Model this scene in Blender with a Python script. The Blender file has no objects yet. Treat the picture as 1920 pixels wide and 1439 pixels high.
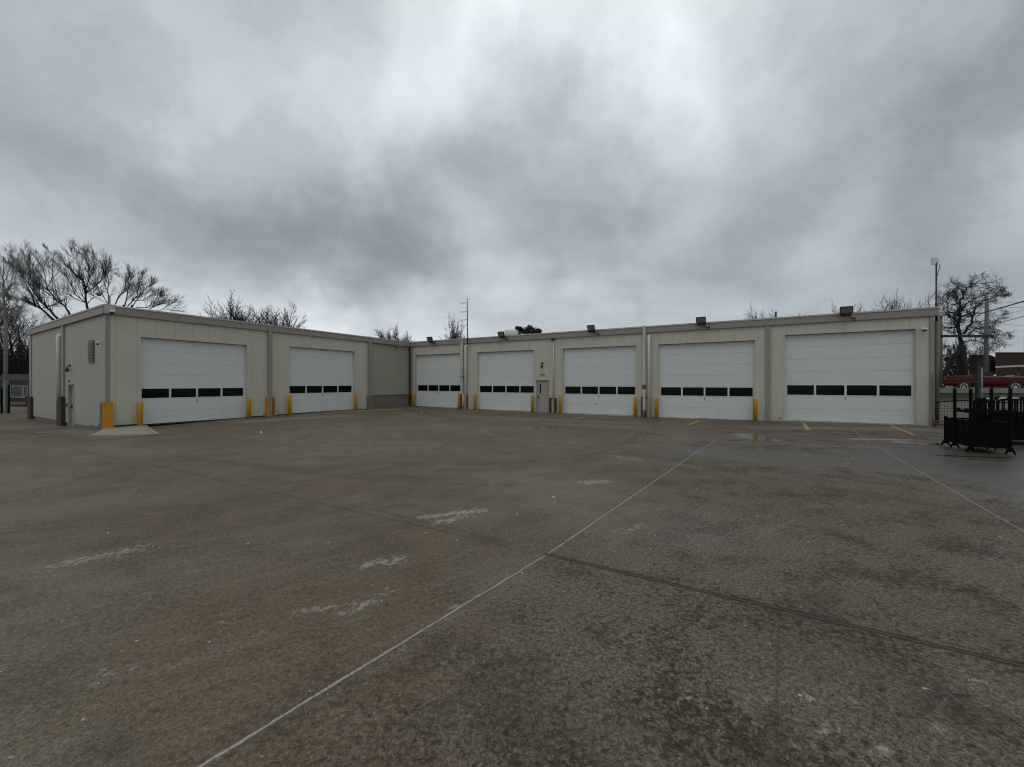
import bpy, math, random
import numpy as np
from mathutils import Vector, Matrix

S = bpy.context.scene
COL = S.collection
F = 776.0; CX = 960.0; HY = 719.5; CAMH = 1.85
R = math.radians

# ------------------------------------------------------------------ helpers
class MB:
    def __init__(s):
        s.v = []; s.f = []; s.m = []; s.sm = []
    def quadset(s, vs, fs, mi=0, smooth=False):
        b = len(s.v); s.v += [tuple(v) for v in vs]
        for f in fs:
            s.f.append(tuple(b + i for i in f)); s.m.append(mi); s.sm.append(smooth)
    def hexa(s, p, mi=0):
        s.quadset(p, [(0,3,2,1),(4,5,6,7),(0,1,5,4),(1,2,6,5),(2,3,7,6),(3,0,4,7)], mi)
    def box(s, x0, x1, y0, y1, z0, z1, mi=0):
        s.hexa([(x0,y0,z0),(x1,y0,z0),(x1,y1,z0),(x0,y1,z0),(x0,y0,z1),(x1,y0,z1),(x1,y1,z1),(x0,y1,z1)], mi)
    def beam(s, a, b, w, h, up=(0,0,1), mi=0):
        a = Vector(a); b = Vector(b); d = (b-a).normalized(); up = Vector(up)
        if abs(d.dot(up)) > .98: up = Vector((1,0,0))
        x = d.cross(up).normalized()*(w/2); y = x.cross(d).normalized()*(h/2)
        s.hexa([a-x-y, a+x-y, a+x+y, a-x+y, b-x-y, b+x-y, b+x+y, b-x+y], mi)
    def tube(s, pts, rad, n=8, mi=0, smooth=True, caps=True):
        pts = [Vector(p) for p in pts]
        if not hasattr(rad, '__len__'): rad = [rad]*len(pts)
        base = len(s.v); ref = None
        for i, p in enumerate(pts):
            d = (pts[min(i+1, len(pts)-1)] - pts[max(i-1, 0)])
            d = d.normalized() if d.length > 1e-9 else Vector((0,0,1))
            if ref is None:
                ref = d.cross(Vector((0,0,1)) if abs(d.z) < .9 else Vector((1,0,0))).normalized()
            ref = (ref - d*ref.dot(d)).normalized(); bi = d.cross(ref)
            for k in range(n):
                a = 2*math.pi*k/n
                q = p + (ref*math.cos(a) + bi*math.sin(a))*rad[i]
                s.v.append((q.x, q.y, q.z))
        for i in range(len(pts)-1):
            for k in range(n):
                k2 = (k+1) % n
                s.f.append((base+i*n+k, base+i*n+k2, base+(i+1)*n+k2, base+(i+1)*n+k)); s.m.append(mi); s.sm.append(smooth)
        if caps:
            s.f.append(tuple(base+k for k in reversed(range(n)))); s.m.append(mi); s.sm.append(False)
            e = base+(len(pts)-1)*n
            s.f.append(tuple(e+k for k in range(n))); s.m.append(mi); s.sm.append(False)
    def build(s, name, mats, parent=None, bevel=0.0):
        if not isinstance(mats, (list, tuple)): mats = [mats]
        off = wloc(parent)
        me = bpy.data.meshes.new(name)
        me.from_pydata([(x-off.x, y-off.y, z-off.z) for x, y, z in s.v], [], s.f)
        for m in mats: me.materials.append(m)
        me.polygons.foreach_set('material_index', s.m)
        me.polygons.foreach_set('use_smooth', s.sm)
        me.update()
        o = bpy.data.objects.new(name, me); COL.objects.link(o)
        if parent: o.parent = parent
        if bevel:
            b = o.modifiers.new('bevel', 'BEVEL'); b.width = bevel; b.segments = 2; b.limit_method = 'ANGLE'; b.angle_limit = R(40)
        return o

def wloc(o):
    v = Vector((0,0,0))
    while o is not None:
        v += o.location; o = o.parent
    return v

def thing(name, label, cat, loc=(0,0,0), group=None):
    o = bpy.data.objects.new(name, None); COL.objects.link(o); o.location = loc
    o.empty_display_size = .3
    o['label'] = label; o['category'] = cat
    if group: o['group'] = group
    return o
def tag(o, label, cat, group=None, kind=None):
    o['label'] = label; o['category'] = cat
    if group: o['group'] = group
    if kind: o['kind'] = kind
    return o
def struct(o): o['kind'] = 'structure'; return o
def dup(root, loc, label, rz=0):
    r = root.copy(); COL.objects.link(r); r.location = loc; r['label'] = label; r.rotation_euler.z = rz
    for ch in list(root.children):
        c = ch.copy(); COL.objects.link(c); c.parent = r
        for g in list(ch.children):
            d = g.copy(); COL.objects.link(d); d.parent = c
    return r

# ------------------------------------------------------------------ node helper
class NT:
    def __init__(s, tree):
        s.t = tree; s.n = tree.nodes; s.l = tree.links
    def new(s, typ, **kw):
        n = s.n.new(typ)
        for k, v in kw.items(): setattr(n, k, v)
        return n
    def put(s, sock, v):
        if isinstance(v, bpy.types.NodeSocket): s.l.new(v, sock)
        elif v is not None: sock.default_value = v
    def m(s, op, a, b=None, c=None, clamp=False):
        n = s.new('ShaderNodeMath', operation=op, use_clamp=clamp)
        s.put(n.inputs[0], a)
        if b is not None: s.put(n.inputs[1], b)
        if c is not None: s.put(n.inputs[2], c)
        return n.outputs[0]
    def vm(s, op, a, b=None, scale=None):
        n = s.new('ShaderNodeVectorMath', operation=op)
        s.put(n.inputs[0], a)
        if b is not None: s.put(n.inputs[1], b)
        if scale is not None: s.put(n.inputs['Scale'], scale)
        return n.outputs['Value'] if op in ('DOT_PRODUCT','LENGTH','DISTANCE') else n.outputs['Vector']
    def mix(s, f, a, b, typ='MIX'):
        n = s.new('ShaderNodeMix', data_type='RGBA', blend_type=typ)
        s.put(n.inputs[0], f); s.put(n.inputs[6], a); s.put(n.inputs[7], b)
        return n.outputs[2]
    def noise(s, vec, scale, detail=4, rough=.55, dist=0.0, color=False):
        n = s.new('ShaderNodeTexNoise'); s.put(n.inputs['Vector'], vec)
        n.inputs['Scale'].default_value = scale; n.inputs['Detail'].default_value = detail
        n.inputs['Roughness'].default_value = rough; n.inputs['Distortion'].default_value = dist
        return n.outputs['Color'] if color else n.outputs['Fac']
    def ramp(s, v, a, b, lo=0.0, hi=1.0, smooth=True):
        n = s.new('ShaderNodeMapRange', interpolation_type='SMOOTHSTEP' if smooth else 'LINEAR')
        s.put(n.inputs[0], v); s.put(n.inputs[1], a); s.put(n.inputs[2], b); s.put(n.inputs[3], lo); s.put(n.inputs[4], hi)
        return n.outputs[0]
    def mapv(s, vec, scale=(1,1,1), rot=(0,0,0), loc=(0,0,0)):
        n = s.new('ShaderNodeMapping'); s.put(n.inputs[0], vec)
        n.inputs['Scale'].default_value = scale; n.inputs['Rotation'].default_value = rot; n.inputs['Location'].default_value = loc
        return n.outputs[0]
def c4(c): return (c[0], c[1], c[2], 1.0)

def mat(name, col, rough=.6, metal=0.0, spec=.5, var=.10, vscale=2.0, bump=0.0, bscale=80.0, dirt=None, dirtamt=0.0, dscale=(1,1,1)):
    m = bpy.data.materials.new(name); m.use_nodes = True
    t = NT(m.node_tree); b = m.node_tree.nodes['Principled BSDF']
    b.inputs['Roughness'].default_value = rough; b.inputs['Metallic'].default_value = metal
    b.inputs['Specular IOR Level'].default_value = spec
    g = t.new('ShaderNodeNewGeometry').outputs['Position']
    n1 = t.noise(t.mapv(g, dscale), vscale, 5)
    k = t.m('MULTIPLY_ADD', n1, 2*var, 1-var)
    c = t.vm('SCALE', tuple(col), scale=k)
    if dirt is not None:
        n2 = t.noise(t.mapv(g, dscale, loc=(3,7,1)), vscale*2.3, 6, .65)
        c = t.mix(t.ramp(n2, .62-dirtamt, .75-dirtamt*.5), c, c4(dirt))
    t.l.new(c, b.inputs['Base Color'])
    if bump:
        bn = t.new('ShaderNodeBump'); bn.inputs['Strength'].default_value = bump; bn.inputs['Distance'].default_value = .01
        t.l.new(t.noise(g, bscale, 4), bn.inputs['Height']); t.l.new(bn.outputs[0], b.inputs['Normal'])
    return m

# ------------------------------------------------------------------ geometry of the place
C = Vector((18.407, 18.058)); dR = Vector((-0.86777, 0.49697)); nR = Vector((-0.49697, -0.86777))
I = Vector((-8.1445, 33.264)); dL = Vector((-0.49746, -0.86749)); nL = Vector((0.86749, -0.49746))
O = Vector((-17.176, 17.515)); dE = Vector((-0.84338, 0.53732)); nE = Vector((-0.53732, -0.84338))
LE = 14.69
FC = O + dE*LE
H = 5.178
WALL = {'R': (C, dR, nR), 'L': (I, dL, nL), 'E': (O, dE, nE)}
def WP(w, s, z, o=0.0):
    P, d, n = WALL[w]; q = P + d*s + n*o
    return (q.x, q.y, z)
def wbox(mb, w, s0, s1, z0, z1, o0, o1, mi=0):
    mb.hexa([WP(w,s0,z0,o0), WP(w,s1,z0,o0), WP(w,s1,z0,o1), WP(w,s0,z0,o1),
             WP(w,s0,z1,o0), WP(w,s1,z1,o0), WP(w,s1,z1,o1), WP(w,s0,z1,o1)], mi)
def at(px, py, Y):
    return Vector(((px-CX)/F*Y, Y, CAMH + (HY-py)/F*Y))
def gp(px, py, z=0.0):
    Y = F*(CAMH-z)/(py-HY); return Vector(((px-CX)/F*Y, Y, z))

# gentle fall of the yard, measured along the wall bases
GC = [(-17.2,17.2,-.12),(-18.2,18.2,-.26),(-23.5,21.5,-.31),(-30,25.5,-.30),(-36,30,-.28),(-20,13,-.22),(-28,18,-.28),(-16.2,18.0,-.03),(-14.3,22.3,-.03),
      (-13.2,24.5,.03),(-10.8,28.6,.02),(-8.3,33,.08),(-7.9,33.1,.03),(-3.9,30.8,-.02),(1.4,27.8,-.05),(4.5,26,-.08),
      (7.3,24.4,-.11),(9.5,23,-.10),(12.3,21.4,-.11),(13.5,20.6,.0),(15.5,19.5,.0),(18.3,18.1,-.01),(22,17,0),(14,14,-.03),
      (0,0,0),(0,4,0),(-5,8,0),(5,8,0),(0,14,-.02),(-10,14,-.06),(10,8,0),(-10,4,0),(6,18,-.06),(20,8,0),(-5,22,-.02),(24,12,0),(-20,4,-.1)]
GCa = np.array(GC)
def gz_np(X, Y):
    X = np.asarray(X, float); Y = np.asarray(Y, float)
    num = np.zeros_like(X); den = np.full_like(X, 1e-4)
    for gx, gy, gz in GC:
        w = np.exp(-((X-gx)**2+(Y-gy)**2)/(2*2.4**2)) + .004/(1+((X-gx)**2+(Y-gy)**2)/9)
        num += w*gz; den += w
    z = num/den
    # bank and raised street to the right, beyond the retaining wall
    sx = np.clip((X-18.5)/2.5, 0, 1); sx = sx*sx*(3-2*sx)
    ty = np.clip((Y-19.6)/3.8, 0, 1)
    bank = 1.08*ty*ty*(3-2*ty)*.4 + 1.08*ty*.6
    bank = np.where(Y > 23.62, 1.50-.28*np.clip((Y-23.62)/10, 0, 1), bank)
    return z*(1-sx*ty) + sx*bank
def gz(x, y): return float(gz_np(np.array([x]), np.array([y]))[0])

# ------------------------------------------------------------------ camera
cam = bpy.data.cameras.new('camera'); co = bpy.data.objects.new('camera', cam); COL.objects.link(co)
co.location = (0, 0, CAMH); co.rotation_euler = (R(90), 0, 0)
cam.sensor_width = 36; cam.lens = F/1920*36; cam.clip_end = 2000; cam.clip_start = .05
S.camera = co
S.view_settings.view_transform = 'Standard'; S.view_settings.look = 'None'; S.view_settings.gamma = 1
S.view_settings.exposure = -0.7
S.cycles.use_denoising = True
S.cycles.max_bounces = 6; S.cycles.filter_width = 1.15

# ------------------------------------------------------------------ world: overcast sky
W = bpy.data.worlds.new('World'); S.world = W; W.use_nodes = True
t = NT(W.node_tree); W.node_tree.nodes.clear()
SKY = [(0,0,168),(130,60,174),(250,50,184),(480,100,188),(700,50,200),(860,20,214),(1000,60,233),(1180,40,230),(700,200,206),(820,180,215),(905,120,216),
 (950,200,186),(330,290,188),(500,290,198),(640,300,194),(580,240,194),(420,200,192),(250,180,184),(120,200,172),(60,300,168),(250,360,161),(170,370,166),(400,370,161),(520,370,161),(440,430,153),(300,430,160),
 (560,470,155),(650,510,154),(760,540,158),(820,470,160),(130,430,182),(60,410,184),(220,480,184),(400,530,188),(600,570,192),(770,600,192),(100,520,186),(880,440,180),(840,380,160),(740,370,160),
 (1240,170,224),(1150,160,205),(1080,160,190),(1040,230,182),(1000,300,176),(1180,260,190),(1350,100,206),(1300,220,196),(1420,210,190),(1600,100,186),(1720,60,176),
 (1890,50,158),(1890,200,156),(1780,150,168),(1560,230,180),(1650,260,170),(1000,380,158),(1100,420,164),(1150,330,172),(1250,360,176),(1400,420,156),(1480,370,158),(1540,450,176),(1300,450,170),
 (1340,500,160),(1720,420,150),(1600,400,160),(1800,380,156),(1900,400,172),(1700,510,157),(1560,530,160),(1100,510,178),(1150,580,184),(1000,590,192),(1300,580,168),(1450,570,166),(1850,600,168),(1650,590,172),(960,500,176),
 (0,600,186),(1920,690,176),(1400,320,176),(1150,480,172)]
def pdir(px, py):
    v = Vector(((px-CX)/F, 1, (HY-py)/F)); return v.normalized()
base = 184/255.
sig = .115; kk = 1/sig**2
D = np.array([pdir(a, b)[:] for a, b, c in SKY]); V = np.array([(c+12+.12*(c-180))/255. for a, b, c in SKY]) - base
K = np.exp(kk*(D@D.T-1)); A = np.linalg.solve(K + .06*np.eye(len(SKY)), V)
tc = t.new('ShaderNodeTexCoord').outputs['Generated']
nrm = t.vm('NORMALIZE', tc)
# wispy warp
w1 = t.vm('SUBTRACT', t.noise(nrm, 3.2, 5, .58, color=True), (.5,.5,.5))
w2 = t.vm('SUBTRACT', t.noise(nrm, 6.5, 5, .6, color=True), (.5,.5,.5))
dw = t.vm('ADD', nrm, t.vm('SCALE', w1, scale=.20))
dw = t.vm('NORMALIZE', t.vm('ADD', dw, t.vm('SCALE', w2, scale=.15)))
acc = base
for i in range(len(SKY)):
    dp = t.vm('DOT_PRODUCT', dw, tuple(float(x) for x in D[i]))
    e = t.m('EXPONENT', t.m('MULTIPLY_ADD', dp, kk, -kk))
    acc = t.m('MULTIPLY_ADD', e, float(A[i]), acc)
# small cloud structure, stretched along the horizon
sep = t.new('ShaderNodeSeparateXYZ'); t.l.new(nrm, sep.inputs[0])
zc = t.m('ADD', t.m('MAXIMUM', sep.outputs[2], 0.0), .22)
cv = t.new('ShaderNodeCombineXYZ'); t.put(cv.inputs[0], t.m('DIVIDE', sep.outputs[0], zc)); t.put(cv.inputs[1], t.m('DIVIDE', sep.outputs[1], zc))
n1 = t.noise(cv.outputs[0], 1.3, 7, .52, .3)
n2 = t.noise(t.vm('ADD', cv.outputs[0], (11, 4, 2)), 4.2, 6, .55)
acc = t.m('ADD', acc, t.m('MULTIPLY_ADD', n1, .20, -.10))
acc = t.m('ADD', acc, t.m('MULTIPLY_ADD', n2, .05, -.025))
n3 = t.noise(t.vm('ADD', t.vm('SCALE', nrm, scale=1.0), t.vm('SCALE', w1, scale=.35)), 4.0, 5, .50, .1)
acc = t.m('ADD', acc, t.ramp(n3, .38, .60, -.028, .028))
n4 = t.noise(t.vm('ADD', cv.outputs[0], (3, 9, 5)), 1.5, 5, .50, .3)
acc = t.m('ADD', acc, t.ramp(n4, .40, .60, -.016, .016))
# brighter overcast overhead and behind the photographer
bk = t.ramp(t.m('MULTIPLY', sep.outputs[1], -1.0), -.30, .6, 0, .06)
zn = t.ramp(sep.outputs[2], .72, .98, 0, .02)
acc = t.m('ADD', acc, t.m('MAXIMUM', bk, zn))
lum = t.m('POWER', t.m('MAXIMUM', acc, .05), 2.25)
tint = t.mix(t.ramp(lum, .25, .8), (0.885, 1.0, 1.10, 1), (0.935, 1.0, 1.055, 1))
colr = t.vm('SCALE', tint, scale=lum)
sky = t.new('ShaderNodeTexSky', sky_type='NISHITA'); sky.sun_disc = False
SUN_EL, SUN_AZ = 55.0, 200.0
sky.sun_elevation = R(SUN_EL); sky.sun_rotation = R(SUN_AZ)
b1 = t.new('ShaderNodeBackground'); t.put(b1.inputs[0], colr); b1.inputs[1].default_value = 1.65
b2 = t.new('ShaderNodeBackground'); t.put(b2.inputs[0], sky.outputs[0]); b2.inputs[1].default_value = 0.05
mx = t.new('ShaderNodeMixShader'); mx.inputs[0].default_value = .04
t.l.new(b1.outputs[0], mx.inputs[1]); t.l.new(b2.outputs[0], mx.inputs[2])
out = t.new('ShaderNodeOutputWorld'); t.l.new(mx.outputs[0], out.inputs[0])
W.cycles.sampling_method = 'MANUAL'; W.cycles.sample_map_resolution = 512

sl = bpy.data.lights.new('sun', 'SUN'); sl.energy = .5; sl.angle = R(35); sl.color = (1, .97, .93)
so = bpy.data.objects.new('sun', sl); COL.objects.link(so)
az = R(SUN_AZ); el = R(SUN_EL)
sd = Vector((math.sin(az)*math.cos(el), math.cos(az)*math.cos(el), math.sin(el)))
so.rotation_euler = sd.to_track_quat('Z', 'Y').to_euler(); so.location = (0, -5, 20)

# ------------------------------------------------------------------ ground
def axis(dense, step, mids, far):
    a = list(np.arange(dense[0], dense[1]+1e-6, step))
    return a
xs = list(-np.geomspace(40, 700, 16)[::-1]) + list(np.arange(-39, -20, .5)) + list(np.arange(-20, 20, .125)) + list(np.arange(20, 40, .4)) + list(np.geomspace(41, 700, 16))
ys = list(-np.geomspace(4, 500, 12)[::-1]) + list(np.arange(-3.5, 0.9, .4)) + list(np.arange(1.0, 18, .11)) + list(np.arange(18, 40, .25)) + [23.60, 23.64] + list(np.geomspace(41, 900, 16))
xs = np.array(sorted(xs)); ys = np.array(sorted(set(np.round(ys, 4))))
GX, GY = np.meshgrid(xs, ys)
GZ = gz_np(GX.ravel(), GY.ravel())
nx, ny = len(xs), len(ys)
verts = np.stack([GX.ravel(), GY.ravel(), GZ], 1)
idx = np.arange(nx*ny).reshape(ny, nx)
faces = np.stack([idx[:-1,:-1].ravel(), idx[:-1,1:].ravel(), idx[1:,1:].ravel(), idx[1:,:-1].ravel()], 1)
gm = bpy.data.meshes.new('ground')
gm.vertices.add(nx*ny); gm.vertices.foreach_set('co', verts.ravel())
nf = len(faces); gm.loops.add(nf*4); gm.loops.foreach_set('vertex_index', faces.ravel().astype(np.int32))
gm.polygons.add(nf); gm.polygons.foreach_set('loop_start', (np.arange(nf)*4).astype(np.int32)); gm.polygons.foreach_set('loop_total', np.full(nf, 4, np.int32))
gm.update(calc_edges=True); gm.validate()
gm.polygons.foreach_set('use_smooth', np.ones(nf, bool))
gx, gy = GX.ravel(), GY.ravel()
def seg_mask(p0, p1, w):
    """soft stroke between two ground points given through the photograph's perspective, w in metres"""
    a = gp(*p0); b = gp(*p1); ax, ay = a.x, a.y; dx, dy = b.x-a.x, b.y-a.y
    L2 = dx*dx+dy*dy+1e-9
    tt = np.clip(((gx-ax)*dx+(gy-ay)*dy)/L2, 0, 1)
    d2 = (gx-ax-tt*dx)**2+(gy-ay-tt*dy)**2
    return np.exp(-d2/(2*(w*.62)**2))
_rn = np.random.default_rng(4)
def scatter(lst, n, region, wr, ar):
    for _ in range(n):
        px = _rn.uniform(region[0], region[2]); py = _rn.uniform(region[1], region[3]); L = _rn.uniform(6, 34)*(py-HY)/420; a_ = _rn.uniform(-.5, .25)
        lst.append(((px, py), (px+L*math.cos(a_), py+L*math.sin(a_)*.6), _rn.uniform(*wr), _rn.uniform(*ar)))
    return lst
def strokes(lst):
    r = np.zeros_like(gx)
    for p0, p1, w, a in lst: r = np.maximum(r, a*seg_mask(p0, p1, w))
    return r
salt = strokes(scatter(scatter(scatter([((790,970),(905,957),.16,1),((820,980),(880,968),.14,.9),((690,1058),(750,1050),.16,.9),((110,1060),(260,1028),.20,.8),((150,1058),(380,1015),.14,.5),
  ((545,1150),(640,1132),.07,.9),((640,1152),(720,1112),.12,.8),((680,1125),(760,1100),.08,.5),((1095,905),(1135,903),.25,.9),((1165,1000),(1200,985),.14,.7),((1070,905),(1130,912),.2,.4),
  ((1420,490+480),(1700,1010),.30,.35),((1560,970),(1920,1040),.5,.30),((1150,855),(1200,862),.3,.7),((180,1262),(230,1256),.05,.8),((270,1248),(300,1240),.03,.5),
  ((1310,1310),(1330,1325),.03,.9),((1340,1300),(1420,1305),.06,.6),((1640,1395),(1710,1439),.05,.9),((1500,1300),(1520,1310),.03,.9),((960,1430),(1130,1400),.12,.35),
  ((1560,1298),(1660,1308),.07,.6),((1820,1270),(1870,1290),.06,.8),((1850,1050),(1900,1060),.15,.5),((1820,1000),(1900,1010),.15,.4),((340,1165),(410,1160),.06,.6),((1790,1280),(1910,1330),.1,.3),
  ((40,920),(110,918),.4,.3),((560,893),(620,890),.3,.4),((770,800),(850,775),.5,.35),((60,855),(100,836),.5,.2),((870,850),(900,845),.5,.4),((1000,1060),(1040,1080),.1,.3),((420,1160),(440,1150),.05,.6)], 26, (1150,1270,1900,1430), (.02,.07), (.35,.75)), 30, (250,1040,900,1240), (.02,.06), (.3,.7)), 16, (950,880,1500,1060), (.03,.10), (.3,.6)))
wet = strokes([((1230,838),(1500,868),1.3,.9),((1400,855),(1900,880),1.6,1.0),((1300,820),(1480,812),1.4,.8),((1440,800),(1740,812),.7,.55),((1500,820),(1740,826),.9,.7),
  ((1700,860),(1960,900),2.0,1.0),((960,827),(1310,850),.5,.7),((1000,797),(1230,812),.6,.55),((1700,850),(1930,862),1.4,1.0),((1640,840),(1930,840),1.5,.8),((800,790),(1000,800),.5,.35),
  ((60,795),(120,805),1.0,.5),((120,795),(200,812),.7,.5),((880,845),(1240,870),.5,.3),((300,800),(420,792),.8,.4),((310,806),(460,790),.6,.5),((1900,900),(2100,960),2.2,.8)])
pud = strokes([((1400,813),(1436,823),.7,.95),((1340,810),(1400,820),.3,.6),((1500,800),(1560,802),.3,.6),((1760,854),(1890,858),.16,.9),((995,800),(1010,801),.3,1),((1030,800),(1050,801),.3,1),
  ((1190,809),(1225,812),.3,1),((70,804),(100,803),.35,.8),((1600,822),(1725,824),.35,.8),((1690,828),(1760,832),.5,.9),((1500,832),(1650,840),.5,.55),((1820,862),(1880,864),.2,.6)])
dark = strokes([*[((x0+dx*k/6+o, y0+dy*k/6+b_*math.sin(math.pi*k/6)), (x0+dx*(k+1)/6+o, y0+dy*(k+1)/6+b_*math.sin(math.pi*(k+1)/6)), w, .55) for (x0,y0,dx,dy,b_,w) in ((700,868,620,-42,18,.14),(640,880,700,-50,20,.14),(1060,850,130,-50,6,.16),(1110,852,120,-52,6,.16),(900,900,-560,-46,10,.15),(960,910,-600,-52,12,.15),(1240,900,560,60,-16,.2),(350,1000,420,-80,14,.12)) for k in range(6) for o in (0,)],((960,827),(1310,850),.25,.9),((1240,838),(1420,850),.3,.6),((1490,1250),(1740,1310),.35,.6),((1460,1230),(1560,1220),.3,.4),((960,1340),(1200,1400),.3,.5),((1460,1300),(1460,1439),.12,.5),
  ((960,1230),(1010,1300),.2,.4),((980,1390),(1160,1439),.2,.4),((760,768),(880,790),.7,.8),((1240,900),(1330,850),.6,.3),((220,1380),(280,1439),.06,.8),((860,1310),(1000,1280),.2,.4),((1560,1130),(1880,1170),.4,.35),
  ((1700,855),(1930,863),1.2,.6),((1000,797),(1230,812),.3,.7),((440,870),(640,880),.4,.3),((250,930),(700,1000),.6,.25),((0,800),(140,815),.5,.5),((1740,838),(1900,842),.8,.5)])  # strokes around the racks only darken the ground there
pale = strokes([((1430,780+20),(1740,805),.8,.5),((460,790),(640,780),.9,.6),((640,772),(770,768),.8,.6),((120,800),(230,812),.8,.5),((0,790),(60,790),1.5,.5),((1030,792),(1200,800),.5,.4),((0,830),(300,845),1.0,.25),((0,970),(330,925),.7,.3),((1030,900),(1300,1000),1.2,.2),((880,780),(1180,790),.6,.4)])
for nm, arr in (('salt', salt), ('wet', wet), ('puddle', pud), ('stain', dark), ('pale', pale)):
    at_ = gm.attributes.new(nm, 'FLOAT', 'POINT'); at_.data.foreach_set('value', arr.astype(np.float32))

M = bpy.data.materials.new('yard_concrete'); M.use_nodes = True
t = NT(M.node_tree); bs = M.node_tree.nodes['Principled BSDF']
P = t.new('ShaderNodeNewGeometry').outputs['Position']
def attr(n): return t.new('ShaderNodeAttribute', attribute_name=n).outputs['Fac']
aS, aW, aP, aD, aL = attr('salt'), attr('wet'), attr('puddle'), attr('stain'), attr('pale')
sp = t.new('ShaderNodeSeparateXYZ'); t.l.new(P, sp.inputs[0])
big = t.noise(P, .22, 4, .6); mid = t.noise(P, 1.4, 6, .62, .4); fine = t.noise(P, 34, 6, .72, .3); grit = t.noise(P, 150, 4, .7)
rot = t.mapv(P, (1, 1, 1), (0, 0, R(-29.8)))
str1 = t.noise(t.mapv(rot, (1.0, 7.0, 1)), 1.3, 7, .65, .3)       # streaks along the slab
str2 = t.noise(t.mapv(rot, (34, 5, 1)), 3.0, 3, .6)               # broom finish
str3 = t.noise(t.mapv(rot, (5, 34, 1)), 3.0, 3, .6)
blot = t.noise(P, 19, 8, .74, .4)
side = t.ramp(t.m('MULTIPLY_ADD', sp.outputs[1], -.58, sp.outputs[0]), -3.2, -.6)  # 0 = left slab, 1 = right slab
brown = (.103, .072, .040, 1); grey = (.130, .101, .067, 1); greyr = (.148, .119, .085, 1)
c = t.mix(t.ramp(big, .38, .62), brown, grey)
c = t.mix(t.m('MULTIPLY', side, .55), c, greyr)
c = t.mix(t.m('MULTIPLY', t.ramp(str1, .45, .75), .35), c, (.20, .18, .145, 1))
c = t.mix(t.m('MULTIPLY', t.ramp(mid, .46, .66), .30), c, (.085, .066, .042, 1))
# pitted dark speckle, stronger on the right slab
bd = t.m('MULTIPLY', t.ramp(t.m('ADD', blot, t.m('MULTIPLY_ADD', mid, .55, -.27)), .50, .60), t.m('MULTIPLY_ADD', side, .50, .38))
c = t.mix(bd, c, (.034, .022, .009, 1))
bl = t.m('MULTIPLY', t.ramp(t.noise(t.vm('ADD', P, (5, 3, 0)), 24, 8, .76, .4), .56, .70), .45)
c = t.mix(bl, c, (.30, .275, .225, 1))
c = t.mix(t.m('MULTIPLY_ADD', side, .45, .55), c, t.vm('SCALE', c, scale=t.ramp(fine, .36, .66, .48, 1.66)))
c = t.vm('SCALE', c, scale=t.ramp(grit, .34, .66, .50, 1.6))
c = t.vm('SCALE', c, scale=t.m('MULTIPLY_ADD', t.m('MULTIPLY', str2, side), -.22, 1.11))
c = t.vm('SCALE', c, scale=t.m('MULTIPLY_ADD', t.m('MULTIPLY', str3, side), -.18, 1.09))
c = t.mix(t.m('MULTIPLY', aL, 1.15, clamp=True), c, t.vm('SCALE', (.27, .25, .21), scale=t.m('MULTIPLY_ADD', str1, .7, .5)))
c = t.mix(t.m('MULTIPLY', t.m('MULTIPLY', aD, t.ramp(mid, .33, .55)), .8), c, (.060, .050, .038, 1))
wm = t.ramp(t.m('ADD', aW, t.m('MULTIPLY_ADD', str1, .9, -.5)), .35, .85)
c = t.mix(t.m('MULTIPLY', wm, .75), c, t.vm('SCALE', (.056, .053, .044), scale=t.m('MULTIPLY_ADD', fine, 1.2, .4)))
pit = t.noise(P, 62, 5, .66, .3)
c = t.mix(t.m('MULTIPLY', t.ramp(pit, .565, .60), t.m('MULTIPLY_ADD', side, .45, .22)), c, (.030, .020, .010, 1))
c = t.mix(t.m('MULTIPLY', t.ramp(t.noise(t.vm('ADD', P, (2, 8, 0)), 48, 5, .66, .3), .59, .63), .35), c, (.34, .31, .26, 1))
# dried salt
sa = t.m('ADD', aS, t.m('MULTIPLY_ADD', t.noise(t.mapv(rot, (1.3, 1, 1)), 12, 9, .74, .5), 4.2, -2.15))
sm = t.m('MULTIPLY', t.ramp(sa, .45, 1.05), t.ramp(aS, .05, .2))
c = t.mix(t.m('MULTIPLY', sm, .58), c, (.44, .43, .39, 1))
# tiny pale flecks everywhere
vor = t.new('ShaderNodeTexVoronoi'); t.put(vor.inputs['Vector'], t.vm('ADD', P, t.vm('SCALE', t.noise(P, 9, 2, color=True), scale=.12))); vor.inputs['Scale'].default_value = 7.5
fl = t.m('MULTIPLY', t.ramp(vor.outputs['Distance'], .03, .085, 1, 0), t.ramp(t.noise(P, 1.6, 4), .50, .58))
c = t.mix(t.m('MULTIPLY', fl, .7), c, (.5, .5, .48, 1))
# joints
PJ = t.vm('ADD', P, t.vm('SCALE', t.vm('SUBTRACT', t.noise(P, 2.0, 5, .7, color=True), (.5,.5,.5)), scale=.05))
PJ = t.vm('MULTIPLY', PJ, (1, 1, 0))
def segd(p0, p1):
    a = gp(*p0); b = gp(*p1); a.z = 0; b.z = 0; ab = b-a
    pa = t.vm('SUBTRACT', PJ, tuple(a))
    tt = t.m('MULTIPLY', t.vm('DOT_PRODUCT', pa, tuple(ab)), 1/ab.length_squared, clamp=True)
    return t.vm('LENGTH', t.vm('SUBTRACT', pa, t.vm('SCALE', tuple(ab), scale=tt)))
def mn(*a):
    r = a[0]
    for b in a[1:]: r = t.m('MINIMUM', r, b)
    return r
jn = t.noise(P, 7, 4, .7)
a0 = gp(370, 1439); a1 = gp(1030, 1037); ext = a0 - (a1-a0).normalized()*6
ext_px = None
d1 = mn(segd((370,1439),(1030,1037)), segd((1030,1037),(1340,825)))
d1 = mn(d1, segd((370,1439),(-4630,4485)))
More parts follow.
